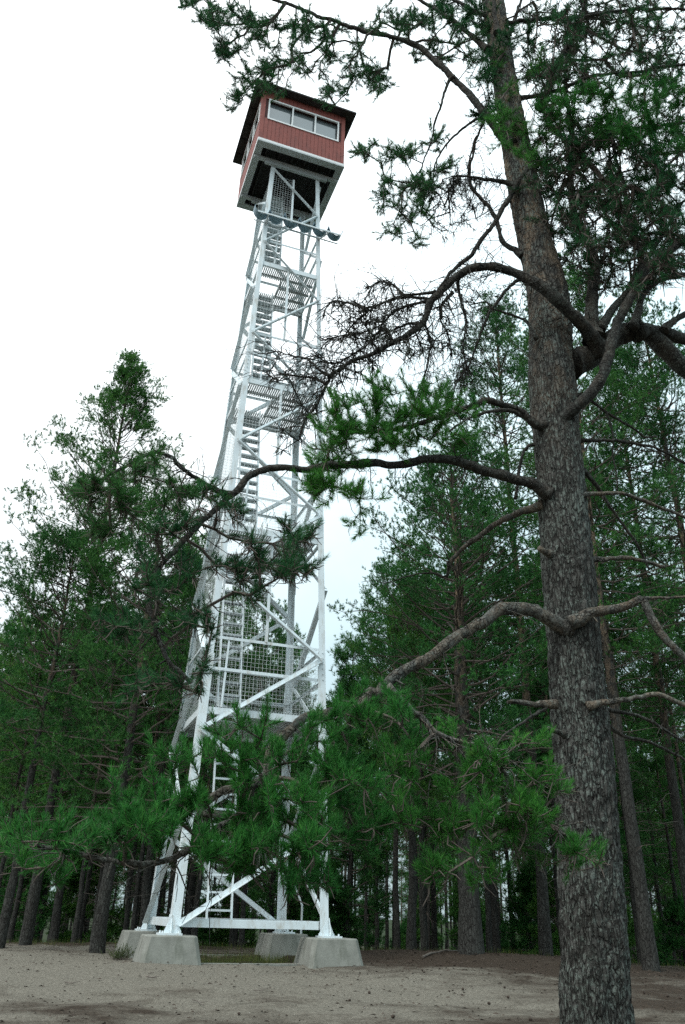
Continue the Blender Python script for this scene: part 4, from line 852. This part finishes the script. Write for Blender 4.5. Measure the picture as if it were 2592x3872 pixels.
def stick(label, a, b, r):
    p = ground_at(*[v*.60494 for v in a]); q = ground_at(*[v*.60494 for v in b]); n = 6; P = [p+(q-p)*t/(n-1)+np.array([0, 0, r*.6])+rng.normal(size=3)*.012*(0 < t < n-1) for t in range(n)]
    for v in P: v[2] = float(gz(v[0], v[1]))+.022+r*.5
    mb = MB().tube(P, np.linspace(r, r*.55, n), 6); mid = P[3]; A = np.array([mid]); mb.segs(A, A+np.array([[.12, .05, .02]]), np.array([r*.6]), np.array([r*.3]), 5)
    o = mb.build('fallen_stick', M['wood']); tag(o, label, 'stick', 'sticks lying on the ground')
stick('short dark stick lying on the sand below the near left footing', (555, 3700), (592, 3707), .012)
stick('thin pale stick lying on the sand in the middle foreground', (728, 3790), (772, 3812), .007)
stick('fallen grey branch lying along the foot of the mound', (1600, 3625), (1735, 3600), .022)
stick('dark twig lying on the sand at the left', (245, 3722), (280, 3727), .010)
stick('brown twig lying on the sand right of the tower', (960, 3753), (995, 3756), .007)
stick('small forked twig above the short dark stick', (560, 3690), (580, 3683), .006)
stick('grey fallen branch lying at the right edge of the clearing', (2465, 3655), (2570, 3668), .016)
# grass growing under the tower and on the forest edge
gm = MB(); P = []
def blades(n, f):
    for _ in range(n):
        x, y, h = f(); P.append((x, y, float(gz(x, y))-.01, h))
def under():
    X_, Y_ = random.uniform(-1.3, 1.3), random.uniform(-.6, 1.5); return c_*X_-s_*Y_, s_*X_+c_*Y_, random.uniform(.07, .22)
def edge(): return random.uniform(-9, 12), random.uniform(4.5, 10), random.uniform(.06, .2)
def edge2(): return random.uniform(-7.6, -6.0)*1., random.uniform(-4.5, -2.5), random.uniform(.06, .15)
blades(2600, under); blades(5200, edge); blades(350, edge2)
P = np.array(P); n = len(P); a = rng.random(n)*6.28; ln = np.stack([np.cos(a), np.sin(a), np.zeros(n)], -1)*(P[:, 3:4]*.55*rng.random((n, 1))); sd = np.stack([-np.sin(a), np.cos(a), np.zeros(n)], -1)*.004
b0 = P[:, :3]; v = np.stack([b0-sd, b0+sd, b0+ln+np.stack([np.zeros(n), np.zeros(n), P[:, 3]], -1)], 1).reshape(-1, 3)
gm.add(v, np.arange(3*n).reshape(-1, 3)); tag(gm.build('grass', M['grassm']), 'sparse dry grass under the tower and along the forest edge', 'grass', kind='stuff')
# needle litter, bark flakes and crumbs on the sand
lm_ = MB(); n = 9000; x = rng.uniform(-9, 9, n); y = rng.uniform(-10, 5, n); ok = rng.random(n) < .25+.75*sm(-1, 5, x)*sm(-7, 2, y)+.35*sm(-6, -9, y); x, y = x[ok], y[ok]; n = len(x)
p = np.stack([x, y, gz(x, y)+.016], -1); a = rng.random(n)*6.28; d = np.stack([np.cos(a), np.sin(a), np.zeros(n)], -1)*(.012+.035*rng.random((n, 1))**2); w_ = np.stack([-np.sin(a), np.cos(a), np.full(n, .5)], -1)*(.003+.010*rng.random((n, 1))**2)
lm_.add(np.stack([p-d-w_*.4, p+d-w_*.4, p+w_+np.array([0, 0, .01])], 1).reshape(-1, 3), np.arange(3*n).reshape(-1, 3)); tag(lm_.build('needle_litter', M['cone']), 'brown needle litter and bark crumbs strewn over the sand', 'litter', kind='stuff')
# the small heather bush by the left footings
pb = ground_at(452*.0+275, 2195); hb = MB(); st = MB()
n = 90; a = rng.random(n)*6.28; el = .5+rng.random(n)*1.0; d = np.stack([np.cos(a)*np.cos(el), np.sin(a)*np.cos(el), np.sin(el)], -1); L = .14+.16*rng.random(n)
r0 = np.stack([rng.normal(size=n)*.10, rng.normal(size=n)*.07, np.full(n, -.02)], -1); st.segs(r0, r0+d*L[:, None], np.full(n, .003), np.full(n, .0015), 3); needles(hb, r0+d*L[:, None]*.3, d, L*.7, 30, .028, .006, (.5, 1.1))
ho = empty('heather_bush', (pb[0], pb[1], float(gz(pb[0], pb[1]))), label='small dark heather bush beside the left footings', cat='bush'); hb.build('foliage', M['grassm'], ho); st.build('stems', M['twig'], ho)
# thin bent post behind the tower
pp = at(1140, 3512, 6.); mb = MB(); zg = float(gz(pp[0], 6.)); mb.tube([(0, 0, -.3), (0, 0, at(1140, 3425, 6.)[2]-zg), (-.10, 0, at(1140, 3425, 6.)[2]-zg+.22), (-.24, 0, at(1140, 3425, 6.)[2]-zg+.5)], .028, 8)
po = mb.build('marker_post', M['paint']); po.location = (pp[0], 6., zg); tag(po, 'thin pale bent post standing in the forest behind the tower', 'post')

# ------------------------------------------------------------------ sky and sun: bright overcast
SUN_EL, SUN_AZ = math.radians(56), math.radians(222)
w = bpy.data.worlds.new('World'); SC.world = w; w.use_nodes = True; nt = w.node_tree; nt.nodes.clear()
out = nt.nodes.new('ShaderNodeOutputWorld'); bg = nt.nodes.new('ShaderNodeBackground')
sky = nt.nodes.new('ShaderNodeTexSky'); sky.sky_type = 'NISHITA'; sky.sun_disc = False; sky.sun_elevation = SUN_EL; sky.sun_rotation = SUN_AZ
tcn = nt.nodes.new('ShaderNodeTexCoord'); cn = N(nt, 'ShaderNodeTexNoise', _Scale=2.2, _Detail=6., _Roughness=.55); nt.links.new(tcn.outputs['Generated'], cn.inputs['Vector'])
dp = N(nt, 'ShaderNodeVectorMath', operation='DOT_PRODUCT'); nt.links.new(tcn.outputs['Generated'], dp.inputs[0]); dp.inputs[1].default_value = (-.55, -.10, .45)
ma = N(nt, 'ShaderNodeMath', operation='MULTIPLY_ADD'); nt.links.new(cn.outputs['Fac'], ma.inputs[0]); ma.inputs[1].default_value = .8; nt.links.new(dp.outputs['Value'], ma.inputs[2])   # cloud deck, thinner towards the east
cl = ramp(nt, ma.outputs[0], [(.40, (4.35, 5.6, 5.95)), (.78, (6.9, 7.3, 7.4))])
sz = N(nt, 'ShaderNodeSeparateXYZ'); nt.links.new(tcn.outputs['Generated'], sz.inputs[0])
mz = N(nt, 'ShaderNodeMapRange'); nt.links.new(sz.outputs['Z'], mz.inputs['Value']); mz.inputs['To Min'].default_value = 1.; mz.inputs['To Max'].default_value = 3.   # an overcast sky is three times brighter overhead
vm = N(nt, 'ShaderNodeVectorMath', operation='SCALE'); nt.links.new(cl, vm.inputs[0]); nt.links.new(mz.outputs[0], vm.inputs['Scale']); cl = vm.outputs[0]
nt.links.new(mix(nt, .9, sky.outputs[0], cl), bg.inputs[0]); bg.inputs[1].default_value = .1
nt.links.new(bg.outputs[0], out.inputs[0])
sl = bpy.data.lights.new('sun', 'SUN'); sl.energy = 1.5; sl.angle = math.radians(14); sl.color = (1, .98, .95)
so = bpy.data.objects.new('sun', sl); COL.objects.link(so)
sd_ = Vector((math.sin(SUN_AZ)*math.cos(SUN_EL), math.cos(SUN_AZ)*math.cos(SUN_EL), math.sin(SUN_EL))); so.rotation_euler = sd_.to_track_quat('Z', 'Y').to_euler(); so.location = (0, -10, 40)
SC.view_settings.view_transform = 'Standard'; SC.view_settings.look = 'None'; SC.view_settings.exposure = .2; SC.view_settings.gamma = 1.
SC.render.engine = 'CYCLES'; SC.cycles.use_denoising = False; SC.cycles.denoiser = 'OPENIMAGEDENOISE'; SC.cycles.denoising_input_passes = 'RGB_ALBEDO_NORMAL'; SC.cycles.denoising_prefilter = 'ACCURATE'; SC.cycles.max_bounces = 6; SC.cycles.transparent_max_bounces = 4
